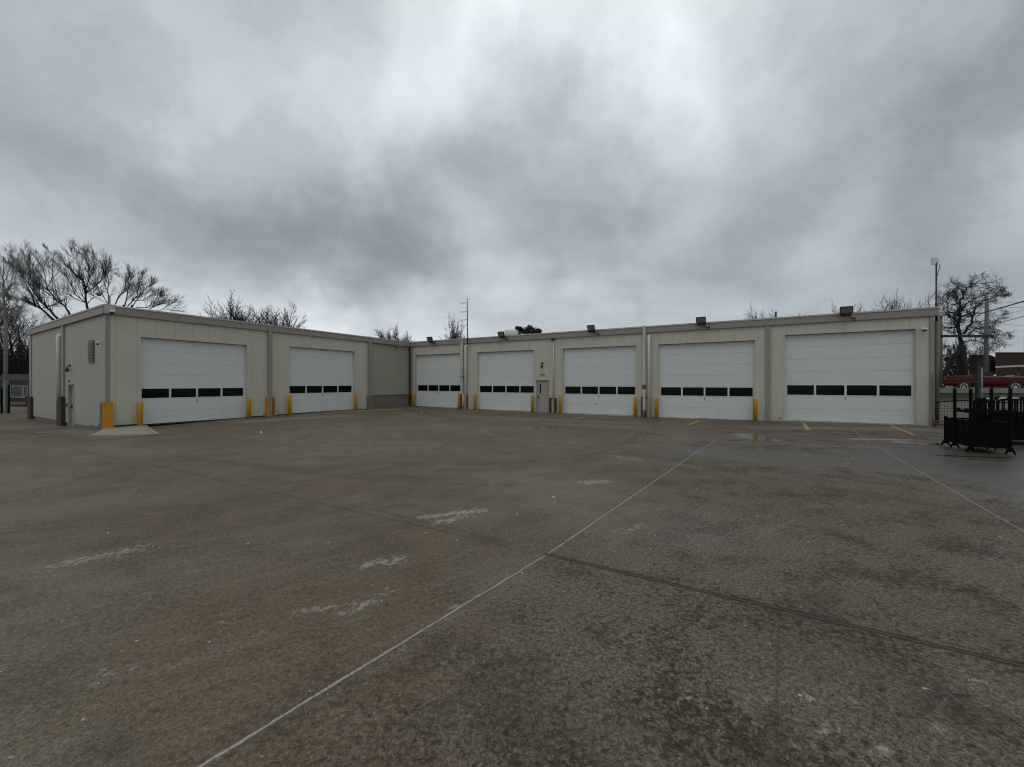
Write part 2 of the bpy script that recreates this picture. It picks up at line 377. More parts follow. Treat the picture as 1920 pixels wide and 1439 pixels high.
c = t.mix(t.m('MULTIPLY', t.ramp(d1, .016, .05, 1, 0), .35), c, (.10, .09, .075, 1))
wj = t.m('MULTIPLY', t.ramp(t.m('ADD', d1, t.m('MULTIPLY_ADD', jn, .022, -.010)), .006, .013, 1, 0), t.ramp(fine, .36, .54, .45, .95))
c = t.mix(wj, c, (.38, .40, .35, 1))
d2 = segd((1025,1040),(2300,1338))
c = t.mix(t.m('MULTIPLY', t.ramp(t.m('ADD', d2, t.m('MULTIPLY_ADD', jn, .05, -.03)), .016, .044, 1, 0), .86), c, (.028, .019, .010, 1))
c = t.mix(t.m('MULTIPLY', t.ramp(d2, .003, .006, 1, 0), .6), c, (.20, .18, .14, 1))
d3 = mn(segd((1600,805),(1632,831)), segd((1632,831),(1920,997)), segd((1920,997),(2300,1217)))
c = t.mix(t.m('MULTIPLY', t.ramp(d3, .008, .02, 1, 0), .5), c, (.33, .31, .27, 1))
d4b = segd((1460,1150),(1455,1439))
d4 = mn(segd((950,1024),(265,867)), segd((265,867),(-200,760)), segd((960,1020),(700,955)))
c = t.mix(t.m('MULTIPLY', t.ramp(t.m('ADD', d4, t.m('MULTIPLY_ADD', jn, .07, -.04)), .0, .055, 1, 0), .34), c, (.045, .033, .02, 1))
c = t.mix(t.m('MULTIPLY', t.ramp(t.m('ADD', d4b, t.m('MULTIPLY_ADD', jn, .04, -.02)), .0, .022, 1, 0), .45), c, (.045, .033, .02, 1))
d5 = mn(segd((1485,945),(1670,1005)), segd((960,827),(1310,850)), segd((1310,850),(1700,893)), segd((300,905),(0,860)))
c = t.mix(t.m('MULTIPLY', t.ramp(t.m('ADD', d5, t.m('MULTIPLY_ADD', jn, .08, -.04)), .01, .06, 1, 0), .25), c, (.09, .08, .07, 1))
# puddles
pm = t.ramp(t.m('ADD', aP, t.m('MULTIPLY_ADD', str1, .9, -.45)), .48, .62)
c = t.mix(t.m('MULTIPLY', pm, .85), c, (.045, .043, .038, 1))
# beyond the yard: gravelly bank and asphalt street
bank = t.m('MULTIPLY', t.ramp(sp.outputs[1], 18.6, 19.8), t.ramp(sp.outputs[0], 18.5, 19.5))
c = t.mix(bank, c, t.mix(t.ramp(sp.outputs[2], .7, 1.0), t.vm('SCALE', (.17, .15, .125), scale=t.m('MULTIPLY_ADD', mid, .9, .55)), t.vm('SCALE', (.07, .065, .045), scale=t.m('MULTIPLY_ADD', blot, 1.4, .3))))
far = t.m('MAXIMUM', t.ramp(sp.outputs[2], 1.3, 1.45), t.ramp(sp.outputs[1], 36, 40))
c = t.mix(far, c, t.mix(t.ramp(t.noise(P, .05, 3), .4, .6), (.085, .083, .08, 1), (.11, .10, .07, 1)))
t.l.new(c, bs.inputs['Base Color'])
rg = t.m('MULTIPLY_ADD', fine, .3, .46)
rg = t.m('SUBTRACT', rg, t.m('MULTIPLY', wm, .26))
rgm = t.new('ShaderNodeMix', data_type='FLOAT'); t.put(rgm.inputs[0], pm); t.put(rgm.inputs[2], rg); rgm.inputs[3].default_value = .06
t.l.new(rgm.outputs[0], bs.inputs['Roughness'])
t.put(bs.inputs['Specular IOR Level'], t.m('MULTIPLY_ADD', t.m('MAXIMUM', wm, pm), .32, .17))
bn = t.new('ShaderNodeBump'); bn.inputs['Distance'].default_value = .006
t.put(bn.inputs['Strength'], t.m('MULTIPLY_ADD', pm, -.28, .30))
hh = t.m('ADD', t.m('MULTIPLY', fine, .8), t.m('ADD', t.m('MULTIPLY', grit, .5), t.m('MULTIPLY', t.m('ADD', str2, str3), .35)))
hh = t.m('SUBTRACT', hh, t.m('MULTIPLY', t.ramp(d1, .0, .02, 1, 0), .5))
t.l.new(hh, bn.inputs['Height']); t.l.new(bn.outputs[0], bs.inputs['Normal'])
gm.materials.append(M)
go = bpy.data.objects.new('ground', gm); COL.objects.link(go); struct(go)
go['label'] = 'worn brown grey concrete yard with joints, salt marks and puddles'

# ------------------------------------------------------------------ materials
def wall_mat(name, col, w, off=.02, per=.765):
    m = mat(name, col, rough=.55, var=.07, vscale=.5, spec=.3)
    t = NT(m.node_tree); b = m.node_tree.nodes['Principled BSDF']
    P0, d, n = WALL[w]
    g = t.new('ShaderNodeNewGeometry').outputs['Position']
    s = t.vm('DOT_PRODUCT', t.vm('SUBTRACT', g, (P0.x, P0.y, 0)), (d.x, d.y, 0))
    fr = t.m('FRACT', t.m('DIVIDE', t.m('SUBTRACT', s, off), per))
    e = t.m('MINIMUM', fr, t.m('SUBTRACT', 1.0, fr))
    seam = t.ramp(e, .006, .016, 1, 0)
    rib = t.m('SINE', t.m('MULTIPLY', s, 2*math.pi/.19))
    src = b.inputs['Base Color'].links[0].from_socket
    sz = t.new('ShaderNodeSeparateXYZ'); t.l.new(g, sz.inputs[0])
    cb = t.new('ShaderNodeCombineXYZ'); t.put(cb.inputs[0], t.m('MULTIPLY', s, 6.0)); t.put(cb.inputs[1], t.m('MULTIPLY', sz.outputs[2], .35))
    run = t.noise(cb.outputs[0], 1.6, 6, .65)
    cc = t.mix(t.m('MULTIPLY', t.ramp(run, .48, .72), .14), src, (.17, .16, .13, 1))
    grime = t.m('MULTIPLY', t.ramp(sz.outputs[2], .0, .55, 1, 0), t.ramp(t.noise(g, 5, 5, .7), .42, .7))
    cc = t.mix(t.m('MULTIPLY', grime, .45), cc, (.13, .115, .09, 1))
    cc = t.mix(t.m('MULTIPLY', seam, .45), cc, (.10, .095, .08, 1))
    t.l.new(cc, b.inputs['Base Color'])
    bn = t.new('ShaderNodeBump'); bn.inputs['Strength'].default_value = .35; bn.inputs['Distance'].default_value = .006
    t.put(bn.inputs['Height'], t.m('SUBTRACT', t.m('MULTIPLY', rib, .15), seam)); t.l.new(bn.outputs[0], b.inputs['Normal'])
    return m
BEIGE = (.50, .470, .385)
m_wR = wall_mat('beige_panel_right', BEIGE, 'R'); m_wL = wall_mat('beige_panel_left', BEIGE, 'L', .22, .705); m_wE = wall_mat('beige_panel_end_shaded', (.36,.355,.285), 'E')  # end wall: same beige, with its dimmer light put into the colour
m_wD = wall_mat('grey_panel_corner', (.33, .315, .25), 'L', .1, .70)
m_taupe = mat('taupe_trim', (.265, .235, .205), .5, var=.08, vscale=1.5, dirt=(.16,.13,.10), dirtamt=.02)
m_cope = mat('coping_metal', (.42, .39, .36), .45, var=.06)
m_roof = mat('roof_membrane', (.4, .4, .38), .8, var=.15)
m_base = mat('dark_gap_strip', (.045, .038, .03), .8, var=.3)
m_conc = mat('old_concrete', (.175, .15, .12), .85, var=.28, vscale=3, dirt=(.06,.05,.035), dirtamt=.06, bump=.5)
m_concd = mat('dark_stained_concrete', (.050, .034, .026), .85, var=.3, vscale=4, dirt=(.03,.024,.018), dirtamt=.08, bump=.5)
m_concg = mat('green_grey_concrete', (.125, .135, .115), .85, var=.3, vscale=4, bump=.5)
m_pvc = mat('white_plastic_pipe', (.66, .64, .60), .4, var=.06, vscale=3, dirt=(.35,.32,.27), dirtamt=.0, dscale=(1,1,.3))
m_oldpipe = mat('weathered_white_pipe', (.50, .47, .42), .5, var=.15, vscale=5, dirt=(.22,.18,.14), dirtamt=.08, dscale=(1,1,.5))
m_yel = mat('yellow_bollard_paint', (.58, .255, .006), .5, var=.10, vscale=6, dirt=(.28,.13,.015), dirtamt=-.02)
m_yeld = mat('scuffed_yellow_paint', (.50, .215, .005), .6, var=.25, vscale=4, dirt=(.12,.06,.015), dirtamt=.05)
m_rust = mat('rusty_steel', (.09, .05, .028), .8, var=.4, vscale=9, dirt=(.30,.17,.03), dirtamt=.03)
m_red = mat('red_brown_primer', (.19, .05, .03), .7, var=.3, vscale=12)
m_mandoor = mat('taupe_steel_door', (.33, .31, .27), .45, var=.05)
m_frame = mat('grey_door_frame', (.30, .28, .245), .45, var=.05)
m_black = mat('black_fixture', (.012, .012, .012), .45, var=.2)
m_blackf = mat('black_painted_steel', (.0035, .0032, .003), .8, spec=.10, var=.4, vscale=8, dirt=(.012,.010,.008), dirtamt=.03)
m_lens = mat('lamp_glass', (.16, .15, .14), .2, var=.1)
m_galv = mat('galvanised_steel', (.20, .21, .21), .45, metal=.5, var=.15, vscale=8)
m_whitef = mat('white_fixture', (.62, .62, .58), .4, var=.05)
m_glass = mat('dark_window_glass', (.003, .004, .0035), .10, spec=.2, var=.3, vscale=1.2)
m_wood = mat('grey_weathered_pole', (.13, .12, .105), .9, var=.3, vscale=3, dscale=(6,6,.6), bump=.5)
m_tar = mat('dark_creosote_timber', (.022, .019, .017), .9, var=.3, vscale=3)
m_bark = mat('dark_bark', (.016, .013, .012), .95, var=.35, vscale=3, bump=.6, bscale=20)
m_bark2 = mat('grey_bark', (.045, .039, .035), .95, var=.3, vscale=3)
m_barkp = mat('pale_sycamore_bark', (.20, .185, .165), .9, var=.45, vscale=2.2)
m_twig = mat('far_grey_twigs', (.06, .052, .048), .95, var=.3)
m_needle = mat('dark_evergreen_needles', (.018, .028, .016), .9, var=.4)
m_brush = mat('dark_winter_brush', (.022, .018, .012), .95, var=.6, vscale=.8)
m_brick = mat('dark_red_brick', (.040, .015, .011), .9, var=.3, vscale=2, dirt=(.04,.018,.014), dirtamt=.03)
m_car = mat('red_car_paint', (.075, .002, .005), .35, spec=.25, var=.04)
m_chrome = mat('bright_chrome', (.72, .72, .72), .18, metal=1.0, var=.05)
m_dull = mat('dull_chrome', (.38, .36, .36), .4, metal=.6, var=.1)
m_tyre = mat('black_rubber', (.012, .012, .012), .85, var=.1)
m_markY = mat('worn_yellow_marking', (.42, .28, .075), .8, var=.3, vscale=14, dirt=(.18,.165,.14), dirtamt=.10)
m_white = mat('white_far_wall', (.6, .6, .6), .7, var=.1)

# white sectional door: fine horizontal ribbing and woodgrain emboss
m_door = mat('white_door_paint', (.595, .62, .59), .45, spec=.35, var=.06, vscale=.35)
t = NT(m_door.node_tree); b = m_door.node_tree.nodes['Principled BSDF']
g = t.new('ShaderNodeNewGeometry').outputs['Position']
sz = t.new('ShaderNodeSeparateXYZ'); t.l.new(g, sz.inputs[0])
wv = t.m('SINE', t.m('MULTIPLY', sz.outputs[2], 2*math.pi/.073))
src = b.inputs['Base Color'].links[0].from_socket
dn = t.noise(t.mapv(g, (1, 1, .5)), 2.2, 6, .7)
cc = t.mix(t.m('MULTIPLY', t.m('MULTIPLY', t.ramp(sz.outputs[2], .0, 1.0, 1, 0), t.ramp(dn, .45, .75)), .22), src, (.30, .28, .24, 1))
t.l.new(cc, b.inputs['Base Color'])
bn = t.new('ShaderNodeBump'); bn.inputs['Strength'].default_value = .12; bn.inputs['Distance'].default_value = .004
t.put(bn.inputs['Height'], t.m('ADD', wv, t.noise(t.mapv(g, (1, 1, 8)), 12, 3))); t.l.new(bn.outputs[0], b.inputs['Normal'])

# ------------------------------------------------------------------ the garage building
B = thing('garage_building', 'long beige metal garage building with two wings and seven white overhead doors', 'building', (C.x, C.y, 0))
TH = .28; REC = .20
DOORS = {'L': [(12.49,17.01,-.01,3.93),(5.44,10.11,.05,4.05)],
         'R': [(25.65,30.08,.04,4.11),(19.52,24.11,-.03,4.11),(12.78,17.44,-.06,4.10),(6.73,11.51,-.09,4.09),(.58,5.43,.0,4.275)]}
def wall_with_holes(w, s0, s1, z0, z1, holes, m, name='wall', o1=0.0):
    mb = MB(); hs = sorted(holes); cur = s0
    for (a, b_, za, zb) in hs:
        if a > cur: wbox(mb, w, cur, a, z0, z1, o1-TH, o1)
        wbox(mb, w, a, b_, zb, z1, o1-TH, o1)
        if za > z0+.02: wbox(mb, w, a, b_, z0, za, o1-TH, o1)
        cur = b_
    if cur < s1: wbox(mb, w, cur, s1, z0, z1, o1-TH, o1)
    return mb.build(name, m, B)
MDR = (19.36-.99, 19.36, -.06, 2.08)      # person door, right wing  (s range)
MDR = (18.42, 19.34, -.08, 2.06)
MDE = (4.93, 5.93, -.32, 1.80)
wall_with_holes('R', .14, 30.6, -.25, 4.82, DOORS['R'] + [MDR], m_wR)
wall_with_holes('L', 4.05, 18.1, .055, 4.82, DOORS['L'], m_wL)
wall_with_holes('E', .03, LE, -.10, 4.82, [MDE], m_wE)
mb = MB(); wbox(mb, 'L', .05, 4.05, 1.02, 4.82, -TH-.08, -.08); mb.build('wall', m_wD, B)['label'] = 'darker grey wall panel in the inner corner'
mb = MB(); wbox(mb, 'L', .05, 4.05, -.2, 1.0, -TH-.05, .02); wbox(mb, 'L', .05, 4.05, .96, 1.015, -.1, .05)
mb.build('dock_wall', m_conc, B)['label'] = 'stained concrete base wall in the inner corner'
mb = MB()
for a, b_ in ((4.05,5.44),(10.11,12.49),(17.01,18.1)):
    mb = MB(); wbox(mb, 'L', a, b_, -.3, .05, -TH, -.04); mb.build('gap_strip', m_base, B)  # dark strip filling the gap along the wall foot
mb = MB(); wbox(mb, 'E', .02, 4.9, -.5, -.105, -TH, .0); wbox(mb, 'E', .9, 2.3, -.45, -.03, .002, .05); wbox(mb, 'E', 0.05, .9, -.45, .10, .002, .05); wbox(mb, 'E', 5.95, LE, -.5, -.105, -TH, -.03)
mb.build('foundation', m_concg, B)
# back of the building
back = C + Vector((-nR.x, -nR.y))*14
Xc = Vector((-13.5, 52.9))
mb = MB()
for p, q in ((C, back), (back, Xc), (Xc, FC)):
    d = (q-p).normalized(); n = Vector((d.y, -d.x))*.14
    p_, q_ = p - n + d*.06, q - n - d*.06
    p2, q2 = p + n*-3 + d*.06, q + n*-3 - d*.06
    pts = [(p_.x,p_.y), (q_.x,q_.y), (q2.x,q2.y), (p2.x,p2.y)]
    mb.hexa([(x, y, -.6) for x, y in pts] + [(x, y, 5.0) for x, y in pts])
mb.build('rear_wall', m_wR, B)
mb = MB()
pts = [O, I, C, back, Xc, FC]
mb.quadset([(p.x, p.y, 4.98) for p in pts], [(0,1,2,3,4,5)]); mb.build('roof', m_roof, B)
for w, s0, s1, e0, e1 in (('R', 0, 30.6, -.13, -.0), ('L', 0, 18.155, 0, .13), ('E', 0, LE, -.0, .0)):
    mb = MB(); wbox(mb, w, s0+(-.12 if w == 'R' else .12 if w=='L' else -.05), s1+(.0 if w=='R' else .1), 4.80, 5.105, -.20, .12)
    mb.build('fascia', m_taupe, B)
    mb = MB(); wbox(mb, w, s0+(-.15 if w == 'R' else .15 if w=='L' else -.05), s1+(.0 if w=='R' else .12), 5.108, 5.178, -.25, .15)
    mb.build('coping', m_cope, B)
# corner plate with bracket on the roof corner
mb = MB(); wbox(mb, 'L', 17.90, 18.27, 4.80, 5.20, .155, .165)
mb.build('corner_plate', m_cope, B)
def pilaster(w, s0, s1, z0, z1, o1, m, o0=-.02, ib=True):
    mb = MB()
    wbox(mb, w, s0, s1, z0, z1, o1-.025, o1)
    if ib:
        mid_ = (s0+s1)/2; wbox(mb, w, mid_-.02, mid_+.02, z0, z1, o0, o1-.025)
        wbox(mb, w, s0, s0+.02, z0, z1, o0, o1-.025)
    else: wbox(mb, w, s0, s1, z0, z1, o0, o1-.025)
    return mb.build('pilaster', m, B)
pilaster('L', 11.19, 11.40, -.05, 5.20, .135, m_taupe, ib=False)
pilaster('L', 4.08, 4.32, 1.0, 5.20, .135, m_taupe, ib=False)
pilaster('L', 18.05, 18.19, -.1, 4.80, .03, m_taupe, ib=False)
pilaster('E', -.03, .03, -.1, 4.80, .03, m_taupe, ib=False)
pilaster('E', 6.60, 6.95, .9, 5.19, .08, m_taupe, ib=False)
pilaster('E', LE-.45, LE, .9, 4.80, .05, m_taupe, ib=False)
pilaster('R', 6.05, 6.26, -.12, 4.80, .09, m_taupe, ib=False)
pilaster('R', 0.0, .14, -.05, 4.80, .07, m_taupe, ib=False)
pilaster('R', 30.36, 30.56, -.05, 5.19, .14, m_taupe, ib=False)
pilaster('R', 25.30, 25.46, 1.05, 5.20, .19, m_oldpipe, ib=False)['label'] = 'weathered whitish column cover'
pilaster('R', 12.20, 12.36, .30, 5.20, .19, m_oldpipe, ib=False)['label'] = 'weathered whitish column cover with peeling paint'
# downpipes
def pipe(w, s, z0, z1, o, r, m, elbow=True, label=None):
    mb = MB(); pts = [WP(w, s, z0, o), WP(w, s, z1-.12, o)]
    if elbow:
        for k in range(1, 6):
            a = math.pi/2*k/5; pts.append(WP(w, s, z1-.12+.12*math.sin(a), o-.14*(1-math.cos(a))))
        pts.append(WP(w, s, z1, -.05))
    mb.tube(pts, r, 12)
    ob = mb.build('downpipe', m, B)
    if label: ob['label'] = label
    return ob
pipe('R', 25.03, -.03, 4.62, .20, .085, m_pvc)
pipe('R', 12.00, -.12, 4.60, .20, .085, m_pvc)
pipe('E', 7.32, .9, 4.36, .11, .085, m_pvc)
pipe('R', 18.05, .25, 4.80, .09, .045, m_oldpipe, False, 'thin cream conduit pipe beside the person door')
pipe('R', 25.24, -.02, 1.2, .19, .06, m_oldpipe, False)
pipe('R', 12.24, -.1, .5, .12, .06, m_rust, False)
mb = MB(); mb.tube([WP('L', .16, .95, .1), WP('L', .16, 2.1, .1)], .05, 8); mb.tube([WP('L', .16, 2.1, .1), WP('L', .16, 4.8, .1)], .035, 8); mb.build('downpipe', m_black, B)['label'] = 'black pipe in the inner corner'
# rusty patch, clamps
mb = MB(); wbox(mb, 'R', 12.16, 12.40, 1.52, 1.78, .19, .20); mb.build('repair_clamp', m_red, B)
mb = MB(); mb.tube([WP('R', 25.46, 1.12, .02), WP('R', 25.46, 1.62, .02)], .10, 10); mb.build('pipe_collar', m_red, B)
mb = MB(); wbox(mb, 'R', 25.0, 25.56, 2.33, 2.37, .0, .21); mb.build('pipe_strap', m_rust, B)
mb = MB(); wbox(mb, 'R', 18.0, 18.17, 4.64, 4.80, .02, .20); mb.build('junction_box', m_black, B)
# column guards
def guard(w, s0, s1, z0, z1, o1, m, label=None, w2=.06):
    mb = MB(); wbox(mb, w, s0, s0+w2, z0, z1, 0, o1); wbox(mb, w, s1-w2, s1, z0, z1, 0, o1); wbox(mb, w, s0+w2, s1-w2, z1-.10, z1-.02, .0, .03)
    ob = mb.build('column_guard', m, B, bevel=.008)
    if label: ob['label'] = label
    return ob
def block(w, s0, s1, z0, z1, o1, m, label, o0=.0):
    mb = MB(); wbox(mb, w, s0, s1, z0, z1, o0, o1); ob = mb.build('column_guard', m, B, bevel=.012); ob['label'] = label; return ob
block('L', 11.38, 11.52, -.1, 1.08, .20, m_yeld, 'scuffed yellow steel column guard')
block('L', 11.06, 11.11, -.1, 1.08, .20, m_yeld, 'thin scuffed yellow column guard')
guard('R', 12.02, 12.46, -.15, 1.10, .16, m_rust, 'rusty steel column guard', .05)
guard('R', 24.94, 25.56, -.1, 1.02, .20, m_rust, 'rusty steel column guard', .05)
guard('R', 17.86, 18.30, -.15, .92, .24, m_rust, 'rusty steel column guard', .06)
block('R', 17.97, 18.13, -.05, .82, .20, mat('cream_guard_paint', (.34,.29,.15), .7, var=.25, vscale=6), 'faded cream guard plate')
block('L', 4.0, 4.42, -.1, 1.0, .30, m_conc, 'concrete column stub')
block('E', 6.55, 7.45, -.5, 1.19, .16, m_concd, 'dark stained concrete column stub')
block('E', 13.9, LE+.05, -.5, 1.05, .12, m_concd, 'dark stained concrete column stub')
block('L', .0, .28, -.1, 1.05, .22, m_concd, 'dark guard in the inner corner')
mb = MB(); wbox(mb, 'L', 18.00, 18.38, -.45, 1.06, .06, .222); mb.build('column_guard', m_conc, B, bevel=.012)['label'] = 'concrete corner block'
mb = MB(); wbox(mb, 'L', 18.00, 18.34, -.42, 1.055, .224, .234); mb.build('guard_plate', m_yeld, B)['label'] = 'yellow painted face of the corner block'

# overhead doors
def overhead_door(w, s0, s1, z0, z1, dents=False):
    mb = MB(); n = 7; hgt = (z1 - z0 - .02)/n; wb = z0 + .01
    a, b_ = s0 + .01, s1 - .01
    wbox(mb, w, a, b_, wb, z1-.01, -REC-.06, -REC-.012)
    for k in range(n):
        za, zb = wb + k*hgt + .007, wb + (k+1)*hgt - .007
        if k != 2:
            wbox(mb, w, a, b_, za, zb, -REC-.012, -REC)
        else:
            wz0, wz1 = za + .055, zb - .06
            L = b_ - a; mg = .09; gap = .085; pw = (L - 2*mg - 3*gap)/4
            wbox(mb, w, a, b_, za, wz0, -REC-.012, -REC); wbox(mb, w, a, b_, wz1, zb, -REC-.012, -REC)
            cur = a; spans = []
            for j in range(4):
                p0 = a + mg + j*(pw+gap); p1 = p0 + pw; spans.append((p0, p1))
                wbox(mb, w, cur, p0, wz0, wz1, -REC-.012, -REC); cur = p1
                for q in ((p0-.02, p0, wz0-.02, wz1+.02), (p1, p1+.02, wz0-.02, wz1+.02), (p0, p1, wz0-.02, wz0), (p0, p1, wz1, wz1+.02)):
                    wbox(mb, w, q[0], q[1], q[2], q[3], -REC, -REC+.008)
            wbox(mb, w, cur, b_, wz0, wz1, -REC-.012, -REC)
    d = mb.build('overhead_door', m_door, B)
    for p0, p1 in spans:
        g = MB(); wbox(g, w, p0, p1, wz0, wz1, -REC-.011, -REC-.004); g.build('window', m_glass, d)
    g = MB(); ms = (s0+s1)/2; wbox(g, w, ms-.015, ms+.015, wz0-.22, wz0-.10, -REC, -REC+.03); g.build('handle', m_galv, d)
    # white jamb trim in front of the leaf edge plus bottom seal
    g = MB(); wbox(g, w, s0+.001, s0+.035, z0, z1-.002, -REC+.002, -REC+.05); g.build('jamb_seal', m_door, d)
    g = MB(); wbox(g, w, s1-.035, s1-.001, z0, z1-.002, -REC+.002, -REC+.05); g.build('jamb_seal', m_door, d)
    g = MB(); wbox(g, w, a+.04, b_-.04, z0-.05, z0+.012, -REC-.03, -REC+.006); g.build('bottom_seal', m_black, d)
    if dents:
        for q, zz in ((.22, .62), (.47, .58)):
            g = MB(); wbox(g, w, s1-(s1-s0)*q-.02, s1-(s1-s0)*q+.03, z0+zz, z0+zz+.08, -REC, -REC+.004); g.build('dent', m_concd, d)
    # reveal trim around the opening
    g = MB(); wbox(g, w, s0-.07, s0, z0, z1, .001, .012); wbox(g, w, s1, s1+.07, z0, z1, .001, .012); wbox(g, w, s0-.07, s1+.07, z1, z1+.08, .001, .012); g.build('opening_trim', m_wR, d)
    return d
for w in DOORS:
    for k, (a, b_, za, zb) in enumerate(DOORS[w]):
        overhead_door(w, a, b_, za, zb, dents=(w == 'R' and k == 2))
# person doors
def person_door(w, s0, s1, z0, z1, rec, hs, slit):
    mb = MB(); wbox(mb, w, s0+.05, s1-.05, z0, z1-.05, -rec-.05, -rec); d = mb.build('person_door', m_mandoor, B)
    g = MB(); wbox(g, w, s0, s0+.05, z0, z1, -rec-.06, .02); wbox(g, w, s1-.05, s1, z0, z1, -rec-.06, .02); wbox(g, w, s0+.05, s1-.05, z1-.05, z1, -rec-.06, .02); wbox(g, w, s0-.03, s1+.03, z1, z1+.03, .0, .07)
    g.build('frame', m_frame, d)
    g = MB(); wbox(g, w, slit-.05, slit+.05, z0+1.25, z0+1.90, -rec, -rec+.006); g.build('window', m_glass, d)
    g = MB(); wbox(g, w, hs-.03, hs+.03, z0+.92, z0+1.12, -rec, -rec+.04); g.tube([WP(w, hs, z0+1.0, -rec+.02), WP(w, hs, z0+1.0, -rec+.09)], .02, 8); g.build('handle', m_black, d)
    return d
person_door('R', *MDR, .05, 19.19, 19.06)
person_door('E', *MDE, .10, 5.75, 5.25)
# louvred vent on the end wall
mb = MB(); wbox(mb, 'E', 1.62, 2.42, 2.78, 3.78, .0, .05); v = mb.build('wall_vent', m_galv, B)
g = MB()
for k in range(7):
    z = 2.87 + k*.125
    g.hexa([WP('E',1.74,z,.052), WP('E',2.30,z,.052), WP('E',2.30,z+.085,.052), WP('E',1.74,z+.085,.052), WP('E',1.74,z-.01,.08), WP('E',2.30,z-.01,.08), WP('E',2.30,z+.065,.056), WP('E',1.74,z+.065,.056)])
g.build('slats', m_black, v)
v.data.materials[0] = mat('dark_vent_frame', (.10, .10, .115), .5, var=.1)
# pale run mark in the corner bay
mb = MB(); mb.quadset([WP('L', 1.30, 4.55, -.076), WP('L', 1.05, 4.55, -.076), WP('L', 2.55, 2.2, -.076), WP('L', 2.62, 2.2, -.076)], [(0,1,2,3)])
mb.build('pale_smear', mat('pale_smear', (.335, .322, .285), .6, var=.3, vscale=5), B)

# ------------------------------------------------------------------ wall fixtures (things)
def wallthing(w, s, z, o=0.0): return WP(w, s, z, o)
def floodlight(px, w, label, first):
    # s of the lamp from its place along the wall
    s = px; p = Vector(WP('R', s, 5.28, .45))
    r = thing('floodlight', label, 'floodlight', p, 'floodlights along the roof edge')
    n = Vector((nR.x, nR.y, 0)); d = Vector((-dR.x, -dR.y, 0)); up = Vector((0,0,1))
    tilt = (n*.90 - up*.43).normalized(); u2 = (up*.90 + n*.43).normalized()
    c0 = p
    mb = MB()
    def hb(m, cx, w_, h_, d0, d1, taper=1.0):
        q = []
        for dd, tp in ((d0, taper), (d1, 1.0)):
            for sx, sy in ((-1,-1),(1,-1),(1,1),(-1,1)):
                v = cx + d*sx*w_/2*tp + u2*sy*h_/2*tp + tilt*dd; q.append(tuple(v))
        m.hexa(q)
    hb(mb, c0, .50, .34, -.14, .06, .7); hb(mb, c0 - u2*.24, .42, .12, -.05, .05)
    mb.build('housing', m_black, r, bevel=.01)
    g = MB(); hb(g, c0 + u2*.0, .42, .26, .062, .072); g.build('lens', m_lens, r)
    g = MB(); a = c0 - up*.22; b_ = Vector(WP('R', s-.35, 4.86, .10))
    g.tube([a, a*.45+b_*.55 + up*-.01, b_], .025, 8); g.tube([a + up*.12, a - up*.03], .035, 8); g.beam(b_ - up*.07, b_ + up*.07, .12, .05)
    g.build('bracket', m_rust, r)
for s, lab in ((28.21, 'black floodlight above the garage door nearest the inner corner'), (21.81, 'black floodlight beside the white roof drum'),
               (15.37, 'black floodlight above the door just right of the person door'), (9.24, 'black floodlight between the white pipes and the taupe pilaster on the right wing'),
               (3.09, 'largest black floodlight, above the rightmost overhead door')):
    floodlight(s, 'R', lab, False)
def wall_lamp(w, s, z, label, k=.7):
    r = thing('wall_lamp', label, 'lamp', WP(w, s, z, .0), 'small black lamps over the person doors')
    g = MB(); wbox(g, w, s-.06, s+.06, z+.12, z+.24, .0, .05); g.tube([WP(w,s,z+.18,.05), WP(w,s,z+.18,.14*k), WP(w,s,z+.08,.16*k)], .02, 8); g.build('arm', m_black, r)
    g = MB(); g.tube([WP(w,s,z+.10,.16*k), WP(w,s,z+.02,.16*k), WP(w,s,z-.10,.16*k), WP(w,s,z-.12,.16*k)], [.04*k,.09*k,.11*k,.05*k], 12); g.build('shade', m_black, r)
wall_lamp('R', 18.89, 3.02, 'small black wall lamp above the person door on the right wing')
wall_lamp('E', 5.62, 2.55, 'small black wall lamp above the person door on the left end wall')
def sensor(w, s, z, label):
    o_ = MB(); wbox(o_, w, s-.10, s+.06, z-.03, z+.05, 0, .05); wbox(o_, w, s-.22, s-.12, z-.02, z+.03, 0, .08); 
    ob = o_.build('door_sensor', m_galv, None); tag(ob, label, 'sensor', 'sensors over the person doors')
sensor('R', 18.93, 2.45, 'little grey sensor box between door and lamp on the right wing')
sensor('E', 5.85, 1.98, 'little grey sensor box above the person door in the left end wall')
mb = MB(); wbox(mb, 'E', 6.12, 6.26, .70, .86, .0, .04); tag(mb.build('keypad', m_black), 'small dark keypad beside the person door on the left end wall', 'keypad')
def dome_cam(w, s, z, label, k=.62):
    r = thing('security_camera', label, 'camera', WP(w, s, z, 0), 'white security cameras')
    g = MB(); wbox(g, w, s-.06, s+.06, z-.04, z+.07, 0, .05); g.tube([WP(w,s,z+.03,.05), WP(w,s,z+.03,.20*k), WP(w,s,z-.01,.24*k)], .03, 8); g.build('mount', m_whitef, r)
    g = MB(); g.tube([WP(w,s,z+.02,.26*k), WP(w,s,z-.02,.26*k), WP(w,s,z-.07,.26*k)], [.10*k,.12*k,.11*k], 14); g.build('housing', m_whitef, r)
    g = MB(); g.tube([WP(w,s,z-.07,.26*k), WP(w,s,z-.12,.26*k), WP(w,s,z-.145,.26*k)], [.085*k,.06*k,.02*k], 12); g.build('dome', m_black, r)
dome_cam('R', .36, 4.25, 'white security camera above the right end of the rightmost door', .9)
dome_cam('E', .45, 3.62, 'white security camera by the louvred vent on the left end wall')
dome_cam('L', 18.02, 4.93, 'white security camera on the roof corner plate of the left wing', .85)
